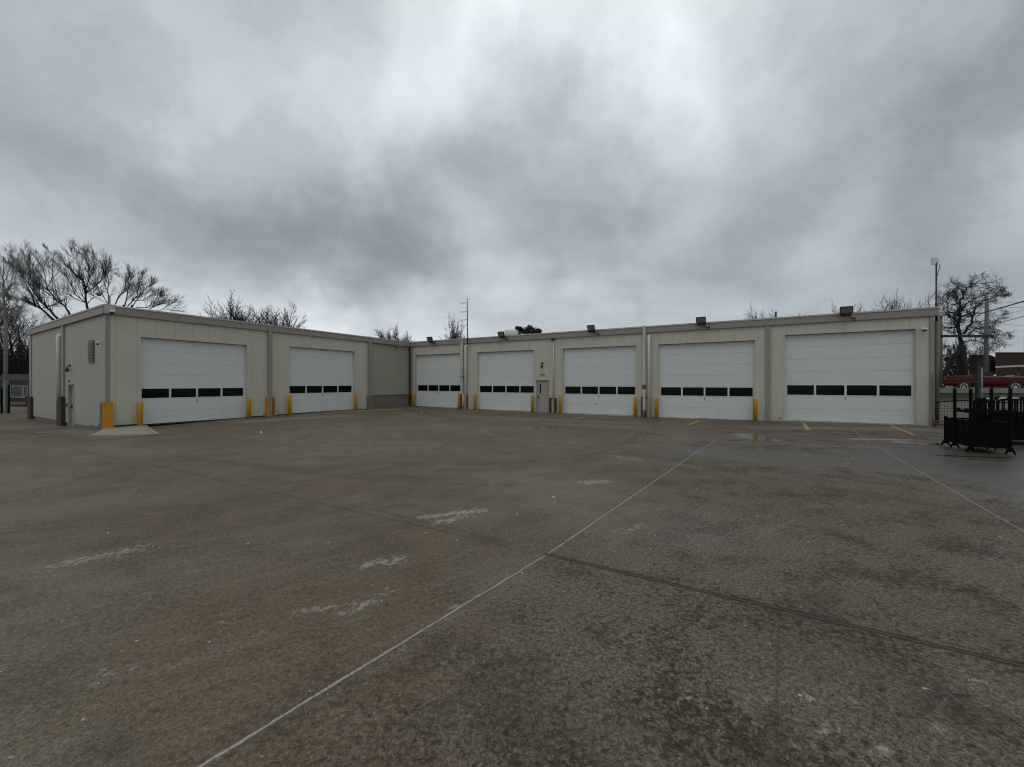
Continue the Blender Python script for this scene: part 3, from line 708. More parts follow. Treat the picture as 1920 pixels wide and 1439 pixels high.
mb = MB(); wbox(mb, 'L', 1.35, 1.68, 4.72, 4.92, .12, .36); mb.tube([WP('L',1.5,4.72,.25), WP('L',1.5,4.52,.05)], .02, 8)
tag(mb.build('wall_sensor', m_taupe), 'small taupe box under the eave in the inner corner', 'light box')
# number-plate like yellow stain by rightmost door is paint on the wall foot
mb = MB(); wbox(mb, 'R', 5.55, 5.72, .02, .16, .002, .006); mb.build('paint_mark', m_markY, B)

# ------------------------------------------------------------------ bollards
bx, by = 0, 0
root = thing('bollard', '', 'bollard', (0,0,0), 'yellow bollards beside the garage doors')
g = MB(); g.tube([(0,0,0), (0,0,1.13), (0,0,1.155), (0,0,1.165)], [.098,.098,.092,.06], 20); g.build('post', m_yel, root)
g = MB(); g.tube([(0,0,0), (0,0,.03)], [.15,.13], 16); g.build('base_ring', m_rust, root)
BOL = [('L', 262.5, 'yellow bollard left of the leftmost overhead door'), ('L', 466.5, 'yellow bollard right of the leftmost overhead door'),
       ('L', 543, 'yellow bollard left of the second overhead door of the left wing'), ('L', 667, 'yellow bollard right of the second overhead door of the left wing'),
       ('R', 774.5, 'yellow bollard in the inner corner of the yard'), ('R', 861, 'yellow bollard left of the white drainpipe nearest the inner corner'),
       ('R', 890.3, 'yellow bollard right of the white drainpipe nearest the inner corner'), ('R', 998, 'yellow bollard just left of the right wing person door'),
       ('R', 1050.3, 'yellow bollard just right of the rusty guard beside the person door'), ('R', 1191, 'yellow bollard left of the tall white pipe in mid right wing'),
       ('R', 1230.7, 'yellow bollard right of the tall white pipe in mid right wing'), ('R', 1415.8, 'rightmost yellow bollard, left of the taupe pilaster')]
def s_of(w, px, o):
    P0, d, n = WALL[w]; P1 = P0 + n*o; u = (px-CX)/F
    return (u*P1.y-P1.x)/(d.x-u*d.y)
for i, (w, px, lab) in enumerate(BOL):
    s = s_of(w, px, .28); q = WP(w, s, 0, .28); z = gz(q[0], q[1])-.01
    if i == 0: root.location = (q[0], q[1], z); root['label'] = lab; root.rotation_euler.z = 0
    else: dup(root, (q[0], q[1], z), lab, rz=i*1.1)

# ------------------------------------------------------------------ concrete apron ramp at the left corner + yellow lines
mb = MB()
P4 = [gp(166, 818, -.14), gp(300, 813.5, -.07), Vector(WP('L', 16.85, 0, .05)), Vector(WP('L', 18.3, 0, .25))]
zs = [-.17, -.09, -.005, -.02]
nu, nv = 12, 6; vs = []
for j in range(nv+1):
    for i in range(nu+1):
        a = P4[0].lerp(P4[1], i/nu); b_ = P4[3].lerp(P4[2], i/nu); q = a.lerp(b_, j/nv)
        zt = (zs[0]*(1-i/nu)+zs[1]*i/nu)*(1-j/nv) + (zs[3]*(1-i/nu)+zs[2]*i/nu)*(j/nv)
        vs.append((q.x, q.y, max(zt, gz(q.x, q.y)+.008)))
top = len(vs)
fs = [(j*(nu+1)+i, j*(nu+1)+i+1, (j+1)*(nu+1)+i+1, (j+1)*(nu+1)+i) for j in range(nv) for i in range(nu)]
mb.quadset(vs, fs)
ring = [i for i in range(nu+1)] + [(j)*(nu+1)+nu for j in range(1, nv+1)] + [nv*(nu+1)+i for i in range(nu-1, -1, -1)] + [j*(nu+1) for j in range(nv-1, 0, -1)]
rb = [(vs[k][0], vs[k][1], vs[k][2]-.35) for k in ring]
b0 = len(mb.v); mb.v += rb
for k in range(len(ring)):
    k2 = (k+1) % len(ring); mb.f.append((ring[k], b0+k, b0+k2, ring[k2])); mb.m.append(0); mb.sm.append(False)
ma = mat('pale_apron_concrete', (.33, .31, .25), .8, var=.12, vscale=2, dirt=(.20,.18,.14), dirtamt=.08, dscale=(1,1,1), bump=.3)
t = NT(ma.node_tree); b = ma.node_tree.nodes['Principled BSDF']; g_ = t.new('ShaderNodeNewGeometry').outputs['Position']
sn = t.noise(t.mapv(g_, (1.2, 9, 1), (0,0,R(-20))), 2.2, 5, .6, .3); src = b.inputs['Base Color'].links[0].from_socket
t.l.new(t.mix(t.m('MULTIPLY', t.ramp(sn, .46, .66), .5), src, (.17, .16, .12, 1)), b.inputs['Base Color'])
o = mb.build('pavement', ma); struct(o); o['label'] = 'pale concrete ramp apron at the left building corner'
def strip(pts, w, label, m=m_markY):
    mb = MB(); pts = [Vector((p.x, p.y, 0)) for p in pts]; L = []
    n = max(2, int((pts[1]-pts[0]).length/.15)); d = (pts[1]-pts[0]).normalized(); nn = Vector((-d.y, d.x, 0))*w/2
    rnd = random.Random(int(pts[0].x*100))
    for k in range(n+1):
        q = pts[0].lerp(pts[1], k/n); j = 1 + rnd.uniform(-.12, .12)
        for sgn in (-1, 1):
            r_ = q + nn*sgn*j; L.append((r_.x, r_.y, max(gz(r_.x, r_.y), -9)+.006))
    mb.quadset(L, [(2*k, 2*k+2, 2*k+3, 2*k+1) for k in range(n)])
    ob = mb.build('road_marking', m); struct(ob); ob['label'] = label; return ob
strip([gp(1291,798.5,-.1), gp(1312,789.5,-.1)], .13, 'short faded yellow line before the fourth right wing door')
strip([gp(1507,793), gp(1516,806)], .13, 'short yellow line left of the rightmost door')
strip([gp(1669.7,798), gp(1714,815)], .11, 'slanting yellow line before the rightmost door')
strip([gp(1072,788,-.07), gp(1095,782,-.07)], .09, 'faint yellow line before the middle door')
# line on the ramp
mb = MB(); a = P4[1] + Vector((-.05,0,0)); b_ = P4[2]; d = (b_-a); d.z = 0; d.normalize(); nn = Vector((-d.y, d.x, 0))*.05
L = []
for k in range(9):
    q = a.lerp(b_, k/9); zt = -.09*(1-k/9) - .005*(k/9)
    for sgn in (-1, 1):
        r_ = q + nn*sgn - nn*1.5*(-1); L.append((r_.x, r_.y, max(zt, gz(r_.x, r_.y)+.008)+.012))
mb.quadset(L, [(2*k, 2*k+2, 2*k+3, 2*k+1) for k in range(8)])
o = mb.build('road_marking', m_markY); struct(o); o['label'] = 'yellow edge line on the concrete ramp'

# small debris
rnd = random.Random(5); mb = MB()
def chip(x, y, r):
    z = gz(x, y)+.002; n = 5; a0 = rnd.random()*6; b0 = len(mb.v)
    rs = [r*rnd.uniform(.5, 1.1) for _ in range(n)]
    vs = [(x+rs[k]*math.cos(a0+k*2*math.pi/n), y+rs[k]*math.sin(a0+k*2*math.pi/n), z) for k in range(n)] + [(x+rs[k]*.6*math.cos(a0+k*2*math.pi/n), y+rs[k]*.6*math.sin(a0+k*2*math.pi/n), z+r*.5) for k in range(n)]
    mb.quadset(vs, [(k, (k+1) % n, n+(k+1) % n, n+k) for k in range(n)] + [tuple(n+k for k in range(n))])
for px, py, r in ((1038,933,.03),(1040,942,.02),(970,965,.02),(1500,1305,.012),(1325,1330,.01),(617,1018,.012),(979,1075,.012),(715,1128,.012),(465,1020,.015),(203,1000,.02),(1590,870,.03),(845,772,.05),(790,773,.07),(1516,1016,.012),(1733,1292,.01),(1348,1370,.006),(1236,1295,.006),(800,1000,.015),(856,1015,.012),(156,1350,.01)):
    q = gp(px, py); chip(q.x, q.y, r)
for _ in range(150):
    y = rnd.uniform(2, 20)**1.0; x = rnd.uniform(-1.3, 1.3)*y; chip(x, y, rnd.uniform(.004, .012))
tag(mb.build('stone_chips', mat('pale_chips', (.5,.5,.47), .8)), 'pale stone chips and flakes scattered over the concrete', 'debris', kind='stuff')
rnd = random.Random(9); mb = MB(); q = gp(490, 809); chip(q.x, q.y, .09)
tag(mb.build('paper_scrap', m_whitef), 'white scrap of litter on the concrete before the leftmost door', 'litter')

# ------------------------------------------------------------------ roof things
q = at(958.5, 627, 34)
r = thing('roof_fan', 'white drum shaped exhaust fan standing on the roof behind a floodlight', 'roof fan', (q.x, 34, 4.98))
g = MB(); g.tube([(q.x,34,4.98),(q.x,34,5.6),(q.x,34,5.62),(q.x,34,6.12),(q.x,34,6.22),(q.x,34,6.24)], [.38,.38,.54,.56,.50,.1], 28); g.build('drum', m_whitef, r)
g = MB(); g.tube([(q.x,34,4.99),(q.x,34,5.2)], [.6,.5], 4); g.build('curb', m_galv, r)
q = at(980, 626, 34); g = MB(); g.tube([(q.x,34,4.98),(q.x,34,5.75),(q.x,34,5.85),(q.x,34,5.93)], [.12,.12,.22,.1], 14); tag(g.build('roof_vent', m_whitef), 'small white mushroom vent on the roof right of the drum', 'vent')
q = at(1454.7, 590, 24); g = MB(); g.tube([(q.x,24,4.98),(q.x,24,6.02)], .05, 10); tag(g.build('vent_pipe', m_black), 'short black vent pipe on the roof above the taupe pilaster', 'pipe')
# antenna with four folded elements
Y = 30.05; q = at(876.3, 640, Y)
r = thing('roof_antenna', 'thin dark antenna mast with four side elements at the roof edge', 'antenna', (q.x, Y, 4.7))
g = MB(); g.tube([(q.x,Y,4.7),(q.x,Y,6.6),(q.x,Y,8.05)], [.04,.034,.022], 8); g.build('mast', m_black, r)
for py in (567, 583.5, 599, 609):
    z = CAMH+(HY-py)/F*Y; g = MB(); e = Vector((q.x-.52, Y+.1, z-.05)); s0 = Vector((q.x, Y, z))
    g.tube([s0, e], .012, 6); g.tube([s0-Vector((0,0,.05)), e-Vector((0,0,.05)), e], .010, 6); g.build('element', m_galv, r)
# mast at the right end
Y = 18.35; q = at(1755.5, 497, Y); zt = q.z
r = thing('antenna_mast', 'tall steel mast with white box antenna at the right building corner', 'mast', (q.x, Y, 0))
g = MB(); g.tube([(q.x,Y,0),(q.x,Y,4.6)], .075, 10); g.build('lower_pole', m_wood, r)
g = MB(); g.tube([(q.x,Y,4.5),(q.x,Y,5.4),(q.x,Y,5.45),(q.x,Y,zt+.1)], [.05,.045,.032,.030], 10); g.build('upper_pole', m_black, r)
g = MB(); cx = q.x+.0
for k, (a, b_) in enumerate([((cx-.20, Y-.10), (cx+.17, Y+.03))]):
    d = Vector((b_[0]-a[0], b_[1]-a[1], 0)).normalized(); n = Vector((d.y, -d.x, 0))
    p0 = Vector((a[0], a[1], zt-.02)); p1 = Vector((b_[0], b_[1], zt+.03))
    g.hexa([p0-n*.02, p1-n*.02, p1-n*.12, p0-n*.12] + [v+Vector((0,0,.32)) for v in (p0-n*.02, p1-n*.02, p1-n*.12, p0-n*.12)])
g.build('box_antenna', m_whitef, r, bevel=.015)
g = MB(); K = [(1762,496),(1761.5,503),(1758,515),(1755.5,524)]; g.tube([at(a, b_, Y-.02) for a, b_ in K], .012, 6)
K = [(1754,548),(1748,555),(1742,562),(1740.5,568),(1743,576)]; g.tube([at(a, b_, Y-.02) for a, b_ in K], .012, 6); g.build('cable', m_black, r)
g = MB(); p0 = at(1757, 545, Y)

# conduits beside the corner
g = MB(); x1 = at(1760, 700, 18.6).x; g.tube([(x1,18.6,.0),(x1,18.6,5.9)], .028, 8); tag(g.build('conduit_pipe', m_galv), 'thin pale conduit standing beside the right corner mast', 'pipe')

# ------------------------------------------------------------------ gate and fence at the right corner
r = thing('mesh_gate', 'low rolling wire mesh gate beside the right building corner', 'gate', (18.55, 17.75, 0))
g = MB(); a = at(1749.5, 698, 17.75); g.beam((a.x,17.75,0),(a.x,17.75,a.z),.065,.065); g.build('post', m_galv, r)
x0, x1 = a.x+.1, 24.0
g = MB(); pts = [(x0+(x1-x0)*k/12, 17.8, 1.02+.10*math.sin(math.pi*min(1, k/5)) ) for k in range(13)]; g.tube(pts, .022, 8); g.tube([(x0,17.8,.10),(x1,17.8,.10)], .022, 8); g.build('rail', m_blackf, r)
g = MB(); k = 0; x = x0
while x < x1: g.tube([(x,17.8,.1),(x,17.8,1.08)], .006, 4); x += .145
for z in (.22,.36,.5,.64,.78,.92): g.tube([(x0,17.8,z),(x1,17.8,z)], .006, 4)
g.build('wire_mesh', m_blackf, r)
g = MB()
import math as _m
wc = at(1755, 796, 17.7)
for rr, w_ in ((.13,.05),):
    pts = [(wc.x+rr*.8*math.cos(a), 17.7, .14+rr*.8*math.sin(a)) for a in np.linspace(0, 2*math.pi, 15)]; g.tube(pts, .03, 8)
    g.tube([(wc.x,17.66,.14),(wc.x,17.76,.14)], .04, 8); g.beam((wc.x-.15,17.72,.28),(wc.x+.45,17.72,.22),.05,.05); g.beam((wc.x,17.72,.14),(wc.x,17.72,.28),.04,.04)
g.build('wheel', m_rust, r)
# strands of wire from the gate post to the thin pole
thin = at(1841, 690, 20.2)
for py, lab in ((703, 'topmost wire strand crossing before the red car'), (708.5, 'second wire strand crossing before the red car'), (716, 'third wire strand crossing before the red car')):
    g = MB(); p0 = at(1752, py+3, 17.8); p1 = at(1841, py-1, 20.2); g.tube([p0, p0.lerp(p1, .5)-Vector((0,0,.04)), p1], .009, 5); tag(g.build('fence_wire', m_rust), lab, 'wire', 'wire strands at the right fence')
g = MB(); g.tube([(thin.x,20.2,.0),(thin.x,20.2,thin.z)], .03, 10); g.tube([(thin.x,20.2,thin.z),(thin.x,20.2,thin.z+.03)], [.035,.01], 10); tag(g.build('metal_post', m_galv), 'thin galvanised post in front of the red car', 'post')
gr = at(1833, 683, 20.8); g = MB(); g.beam((gr.x,20.8,.2),(gr.x,20.8,gr.z),.13,.13); g.beam((gr.x,20.8,gr.z),(gr.x,20.8,gr.z+.04),.19,.19)
tag(g.build('thick_post', mat('dark_green_grey_paint', (.020,.026,.022), .7, var=.2)), 'thick dark green grey square post in front of the red car', 'post')

# retaining wall
r = thing('retaining_wall', 'low concrete retaining wall with pale cap holding up the street', 'wall', (22, 23.5, 1.0))
g = MB(); g.box(20.5, 60, 23.40, 23.60, .6, 1.31); g.build('wall', mat('dark_wall_concrete', (.085,.082,.06), .9, var=.35, vscale=2, bump=.5), r)  # wall face darker than its cap
g = MB(); g.box(20.5, 60, 23.33, 23.66, 1.312, 1.60); g.build('cap', mat('cap_concrete', (.20,.195,.165), .85, var=.2, vscale=1.2), r)

# ------------------------------------------------------------------ utility poles and lines
Y = 43.0
pL = at(1763.5, 592, Y); pR = at(1850.5, 566, Y)
r = thing('utility_pole', 'H shaped pair of weathered wooden utility poles joined by a dark crossbar', 'utility pole', (pR.x, Y, 1.2))
g = MB(); g.tube([(pL.x,Y,1.1),(pL.x,Y,pL.z)], [.20,.15], 12); g.build('pole', m_wood, r)
g = MB(); g.tube([(pR.x-.15,Y,1.1),(pR.x,Y,pR.z)], [.20,.15], 12); g.build('pole', m_wood, r)
zc = at(1800, 631, Y).z; g = MB(); g.beam((pL.x-.1,Y-.2,zc),(pR.x+.45,Y-.2,zc),.14,.24); g.build('crossarm', m_tar, r)
g = MB(); g.tube([(pL.x-.15,Y-.2,pL.z-.2),(pL.x+.1,Y-.2,pL.z+.05),(pL.x+.5,Y-.1,pL.z+.02)], .05, 8); g.build('cable_head', m_black, r)
def line(pts, rad, lab):
    g = MB(); P_ = [at(*p) for p in pts]; a, b_ = P_[0], P_[-1]
    g.tube([a.lerp(b_, k/14) - Vector((0,0,1))*.35*math.sin(math.pi*k/14) for k in range(15)], rad, 6)
    tag(g.build('power_line', m_black), lab, 'cable', 'overhead lines from the wooden poles')
def line2(p0, p1, rad, lab, Y0=31, Y1=24, sag=.15):
    Y0 *= 43/31; Y1 *= 43/31; rad *= 43/31
    # runs from pole towards and past the right picture edge
    g = MB(); a = at(*p0, Y0); b_ = at(*p1, Y1); c_ = a + (b_-a)*2.2
    g.tube([a.lerp(c_, k/20) - Vector((0,0,1))*sag*4*(k/20)*(1-k/20) for k in range(21)], rad, 6)
    tag(g.build('power_line', m_black), lab, 'cable', 'overhead lines from the wooden poles')
line2((1835,589), (1920,563), .040, 'thickest black cable rising right from the taller wooden pole', 31, 27, .1)
line2((1865,608), (1920,591), .022, 'thin black cable rising right below the thickest one', 31, 27, .1)
line2((1850,566), (1920,567), .012, 'highest thin line, running level from the taller pole top', 31, 30, .02)
line2((1852,576), (1920,577), .010, 'thin level line just under the pole top', 31, 30, .02)
line2((1870,592), (1920,582), .010, 'faint thin line rising right between the two heavier cables', 31, 28, .02)
line2((1880,608), (1920,611), .010, 'lowest faint line sloping slightly down to the right', 31, 30, .02)
mb = MB(); mb.tube([at(1763,592,Y), at(1757,586,27), at(1753.5,580,22)], .02, 6); tag(mb.build('power_line', m_black), 'short drop cable from the left wooden pole to the building corner', 'cable', 'overhead lines from the wooden poles')

# ------------------------------------------------------------------ brick building, canopy, pale building
r = thing('brick_building', 'long low dark red brick building beyond the street', 'building', (68, 60, 1.2))
Yb = 60.0; a = at(1843, 664, Yb); b_ = at(1867, 662, Yb); zt = at(1900, 662, Yb).z
g = MB(); 
xa_, xm_ = at(1826,0,Yb).x, at(1866,0,Yb).x
g.hexa([(xm_,Yb,1.3),(95,Yb,1.3),(110,Yb+12,1.3),(xm_+15,Yb+12,1.3),(xm_,Yb,zt),(95,Yb,zt),(110,Yb+12,zt),(xm_+15,Yb+12,zt)]); g.hexa([(xa_,Yb+.6,1.3),(xm_-.01,Yb+.6,1.3),(xm_+11,Yb+9,1.3),(xa_+12,Yb+9,1.3),(xa_,Yb+.6,zt-.25),(xm_-.01,Yb+.6,zt-.25),(xm_+11,Yb+9,zt-.25),(xa_+12,Yb+9,zt-.25)])
g.build('wall', m_brick, r)
g = MB(); g.hexa([(xm_-.1,Yb-.1,zt),(95,Yb-.1,zt),(110,Yb+12,zt),(xm_+15,Yb+12,zt),(xm_-.1,Yb-.1,zt+.12),(95,Yb-.1,zt+.12),(110,Yb+12,zt+.12),(xm_+15,Yb+12,zt+.12)]); g.build('roof_edge', m_taupe, r)
g = MB()
for px in (1875, 1884, 1910): g.box(at(px,0,Yb).x, at(px+5,0,Yb).x, Yb-.03, Yb-.005, 2.0, 3.2)
g.build('window', m_glass, r)
xx = at(1919, 0, Yb+2).x; g = MB(); g.box(xx+.8, xx+2.0, Yb+2, Yb+2.6, zt-.5, at(1919,630,Yb+2).z); tag(g.build('chimney_stack', m_wood), 'grey square chimney stack above the brick building at the right edge', 'chimney')
r = thing('canopy', 'thin white flat canopy on a slim post before the brick building', 'canopy', at(1892, 705, 50))
p0 = at(1866, 687, 50); p1 = at(1921, 681, 46); 
g = MB(); dv = (p1-p0); dv.z = 0; dn_ = dv.normalized()*24; q1 = p0 + dn_; n = Vector((-dv.y, dv.x, 0)).normalized()*4
zz = p0.z; g.hexa([(p0.x,p0.y,zz-.2),(q1.x,q1.y,zz-.2),(q1.x+n.x,q1.y+n.y,zz-.2),(p0.x+n.x,p0.y+n.y,zz-.2),(p0.x,p0.y,zz),(q1.x,q1.y,zz+.0),(q1.x+n.x,q1.y+n.y,zz),(p0.x+n.x,p0.y+n.y,zz)])
g.build('roof_slab', m_whitef, r)
for k in (1, 4, 7):
    q = p0 + dn_*(.075*k if k > 1 else .06)
    g = MB(); g.tube([(q.x+n.x*.3,q.y+n.y*.3,1.4),(q.x+n.x*.3,q.y+n.y*.3,zz-.2)], .09, 8); g.build('post', m_galv, r)
r = thing('white_building', 'pale low building seen between the trunks of the gnarled tree', 'building', at(1800, 712, 70))
g = MB(); a = at(1772, 0, 70).x; b_ = at(1827, 0, 70).x; zz_=at(1800,689,70).z; g.hexa([(a,70,1),(b_,70,1),(b_+9,78,1),(a+9,78,1),(a,70,zz_),(b_,70,zz_),(b_+9,78,zz_),(a+9,78,zz_)]); g.build('wall', m_white, r)
g = MB(); zy_=at(1800,687,70).z; g.hexa([(a-.3,69.6,zz_),(b_+.3,69.6,zz_),(b_+9,78,zz_),(a+9,78,zz_),(a-.3,69.6,zy_),(b_+.3,69.6,zy_),(b_+9,78,zy_),(a+9,78,zy_)]); g.build('roof', m_galv, r)
g = MB(); 
for k in range(4): g.box(a+.6+k*1.25, a+1.2+k*1.25, 69.95, 69.99, 3.0, 3.9)
g.build('window', m_glass, r)

# ------------------------------------------------------------------ red pickup truck
def build_truck():
    r = thing('pickup_truck', 'red pickup truck with pale belt line parked on the street behind the retaining wall', 'pickup truck', (0, 0, 0))
    wb = 3.05; xr, xf = -wb/2, wb/2
    def loft(st, prof, m, name):
        g = MB(); vs = []; n = None
        for row in st:
            p = prof(row); n = len(p); vs += [(row[0], a, b_) for a, b_ in p]
        fs = [(i*n+k, (i+1)*n+k, (i+1)*n+(k+1) % n, i*n+(k+1) % n) for i in range(len(st)-1) for k in range(n)]
        fs += [tuple(range(n)), tuple((len(st)-1)*n+k for k in reversed(range(n)))]
        g.quadset(vs, fs, 0, False); return g.build(name, m, r, bevel=.015)
    def prof(row):
        x, hw, zl, zh = row; h_ = zh-zl
        return [(-hw*.90,zl),(-hw*.985,zl+h_*.25),(-hw,zl+h_*.55),(-hw*.975,zl+h_*.88),(-hw*.90,zh),(hw*.90,zh),(hw*.975,zl+h_*.88),(hw,zl+h_*.55),(hw*.985,zl+h_*.25),(hw*.90,zl)]
    loft([(xr-1.30,.90,.50,1.30),(xr-1.24,.94,.42,1.36),(xr-.5,.95,.40,1.38),(xr+.62,.95,.38,1.38)], prof, m_car, 'cargo_bed')
    loft([(xr+.66,.95,.36,1.27),(xr+wb*.5,.95,.36,1.27),(xf-.55,.95,.38,1.25),(xf+.3,.93,.42,1.20),(xf+.78,.88,.50,1.12),(xf+.86,.80,.60,1.04)], prof, m_car, 'body')
    cr, cf = xr+.68, xr+wb*.74
    def pg(row):
        x, hw, zl, zh = row; return [(-hw,zl),(-hw*.84,zh),(hw*.84,zh),(hw,zl)]
    loft([(cr,.86,1.24,1.28),(cr+.12,.86,1.26,1.68),(cf-.62,.86,1.26,1.69),(cf,.86,1.22,1.26)], pg, mat('tinted_car_glass', (.008,.011,.012), .1, spec=.3), 'cab_glass')
    g = MB(); g.hexa([(cr+.10,-.72,1.66),(cf-.62,-.72,1.67),(cf-.62,.72,1.67),(cr+.10,.72,1.66),(cr+.18,-.66,1.745),(cf-.74,-.66,1.75),(cf-.74,.66,1.75),(cr+.18,.66,1.745)]); g.build('roof', m_car, r, bevel=.02)
    for s_ in (-1, 1):
        for p, q, w_ in (((cr+.02,s_*.86,1.26),(cr+.14,s_*.72,1.68),.12), ((cf+.02,s_*.85,1.25),(cf-.62,s_*.72,1.69),.05), ((cf-.42,s_*.87,1.25),(cf-.50,s_*.735,1.60),.04)):
            g = MB(); g.beam(p, q, w_, .035); g.build('pillar', m_car, r)
    g = MB(); g.beam((cr,-.945,1.235),(xf+.7,-.925,1.20),.03,.045); g.build('belt_trim', m_dull, r)
    g = MB(); g.beam((xr-1.2,-.958,.88),(xf+.8,-.925,.84),.012,.025); g.build('side_trim', m_red, r)
    g = MB(); g.beam((xr-1.36,-.88,.52),(xr-1.36,.88,.52),.10,.16); g.build('rear_bumper', m_dull, r)
    g = MB(); g.beam((xf+.94,-.84,.54),(xf+.94,.84,.54),.10,.16); g.build('front_bumper', m_chrome, r)
    g = MB(); g.box(xr-1.30,xr-1.16,-.96,-.86,.95,1.22); g.build('tail_light', mat('dark_tail_lamp', (.25,.05,.04), .3), r)
    g = MB(); g.box(xf+.72,xf+.84,-.88,-.70,.82,.96); g.build('headlight', m_lens, r)
    g = MB(); g.box(cf-.46,cf-.30,-1.10,-.93,1.28,1.42); g.build('mirror', m_chrome, r)
    g = MB(); g.box(cf+.20,cf+.75,-.55,.1,1.27,1.33); g.build('hood_white_box', m_whitef, r)  # plain white box on top of the hood
    g = MB(); g.box(xr+.625,xr+.655,-.93,.93,.40,1.24); g.build('bed_gap', m_black, r)
    for x in (xr, xf):
        g = MB(); pts = [(x+.43*math.cos(a), .40+.43*math.sin(a)) for a in np.linspace(0, math.pi, 18)]
        v1 = [(u, -.957, w) for u, w in pts] + [(x-.43,-.957,.36),(x+.43,-.957,.36)]; v2 = [(u, -.80, w) for u, _, w in v1]; n = len(v1)
        g.quadset(v1+v2, [tuple(range(n))] + [(i, (i+1) % n, n+(i+1) % n, n+i) for i in range(n)]); g.build('wheel_arch', m_black, r)
        for s_ in (-1, 1):
            y = s_*.87; g = MB()
            g.tube([(x+.27*math.cos(a), y, .36+.27*math.sin(a)) for a in np.linspace(0, 2*math.pi, 25)], .10, 8, caps=False); w_ = g.build('wheel', m_tyre, r)
            g = MB(); g.tube([(x, y, .36),(x, y+.11*s_, .36)], .07, 12)
            for k in range(5):
                a = 2*math.pi*k/5+.3; g.beam((x, y+s_*.10, .36),(x+.25*math.cos(a), y+s_*.115, .36+.25*math.sin(a)),.05,.10,up=(0,1,0))
            g.tube([(x+.245*math.cos(a), y+s_*.10, .36+.245*math.sin(a)) for a in np.linspace(0, 2*math.pi, 25)], .025, 6, caps=False)
            g.build('rim', m_chrome, w_)
    phi = math.atan(896/F); r.location = (43.8, 38.0, gz(43.8, 38.0)); r.rotation_euler.z = -phi
build_truck()

# ------------------------------------------------------------------ black steel racks
def steel_rack():
    A = Vector((12.99,12.40,0)); Bq = Vector((12.38,11.17,0)); Cq = Vector((13.03,10.82,0)); Dq = A + (Cq-Bq)
    A2 = A.lerp(Bq, .39); D2 = Dq.lerp(Cq, .39)
    r = thing('steel_rack', 'nearest black steel stacking rack with four tall stakes and a low bin', 'rack', (Bq.x, Bq.y, 0))
    zt = .82; zb = .17
    def wallp(p, q, name='side_panel'):
        g = MB(); up = Vector((0,0,1)); d = (q-p).normalized()
        g.beam(p+up*(zt+zb)/2+d*.03, q+up*(zt+zb)/2-d*.03, .015, zt-zb-.06)
        L = (q-p).length; k = max(2, int(L/.28))
        for i in range(1, k): 
            w_ = p.lerp(q, i/k); g.beam(w_+up*zb, w_+up*zt, .04, .03)
        g.beam(p+up*zt, q+up*zt, .035, .04); g.beam(p+up*zb, q+up*zb, .04, .06); g.beam(p+up*(zb+.3)+d*.03, q+up*(zb+.3)-d*.03, .035, .03)
        g.build(name, m_blackf, r)
    wallp(A, Bq); wallp(Bq, Cq); wallp(Cq, Dq); wallp(Dq, A)
    g = MB(); g.hexa([(p.x,p.y,zb) for p in (A,Bq,Cq,Dq)] + [(p.x,p.y,zb+.03) for p in (A,Bq,Cq,Dq)]); g.build('floor_panel', m_blackf, r)
    for p, h_ in ((A,.88),(Dq,.88),(A2,1.71),(Bq,1.71),(Cq,1.73),(D2,1.72)):
        g = MB(); g.beam(p+Vector((0,0,.06)), p+Vector((0,0,h_)), .05, .05); g.build('stake', m_blackf, r)
        g = MB(); 
        for s_ in (-1, 1):
            d = (Cq-Bq).normalized()*s_; g.beam(p+Vector((0,0,.17))+d*.02, p+d*.09+Vector((0,0,0)), .05, .03)
        g.build('foot', m_blackf, r)
    g = MB(); up = Vector((0,0,1.08))
    for p, q in ((A2,Bq),(Bq,Cq),(Cq,D2),(D2,A2)): g.beam(p+up, q+up, .03, .065)
    for k in (.25, .75): w_ = A2.lerp(Bq, k) + up; g.beam(w_, w_+Vector((0,0,.09)), .05, .05)
    g.build('cross_rail', m_blackf, r)
steel_rack()
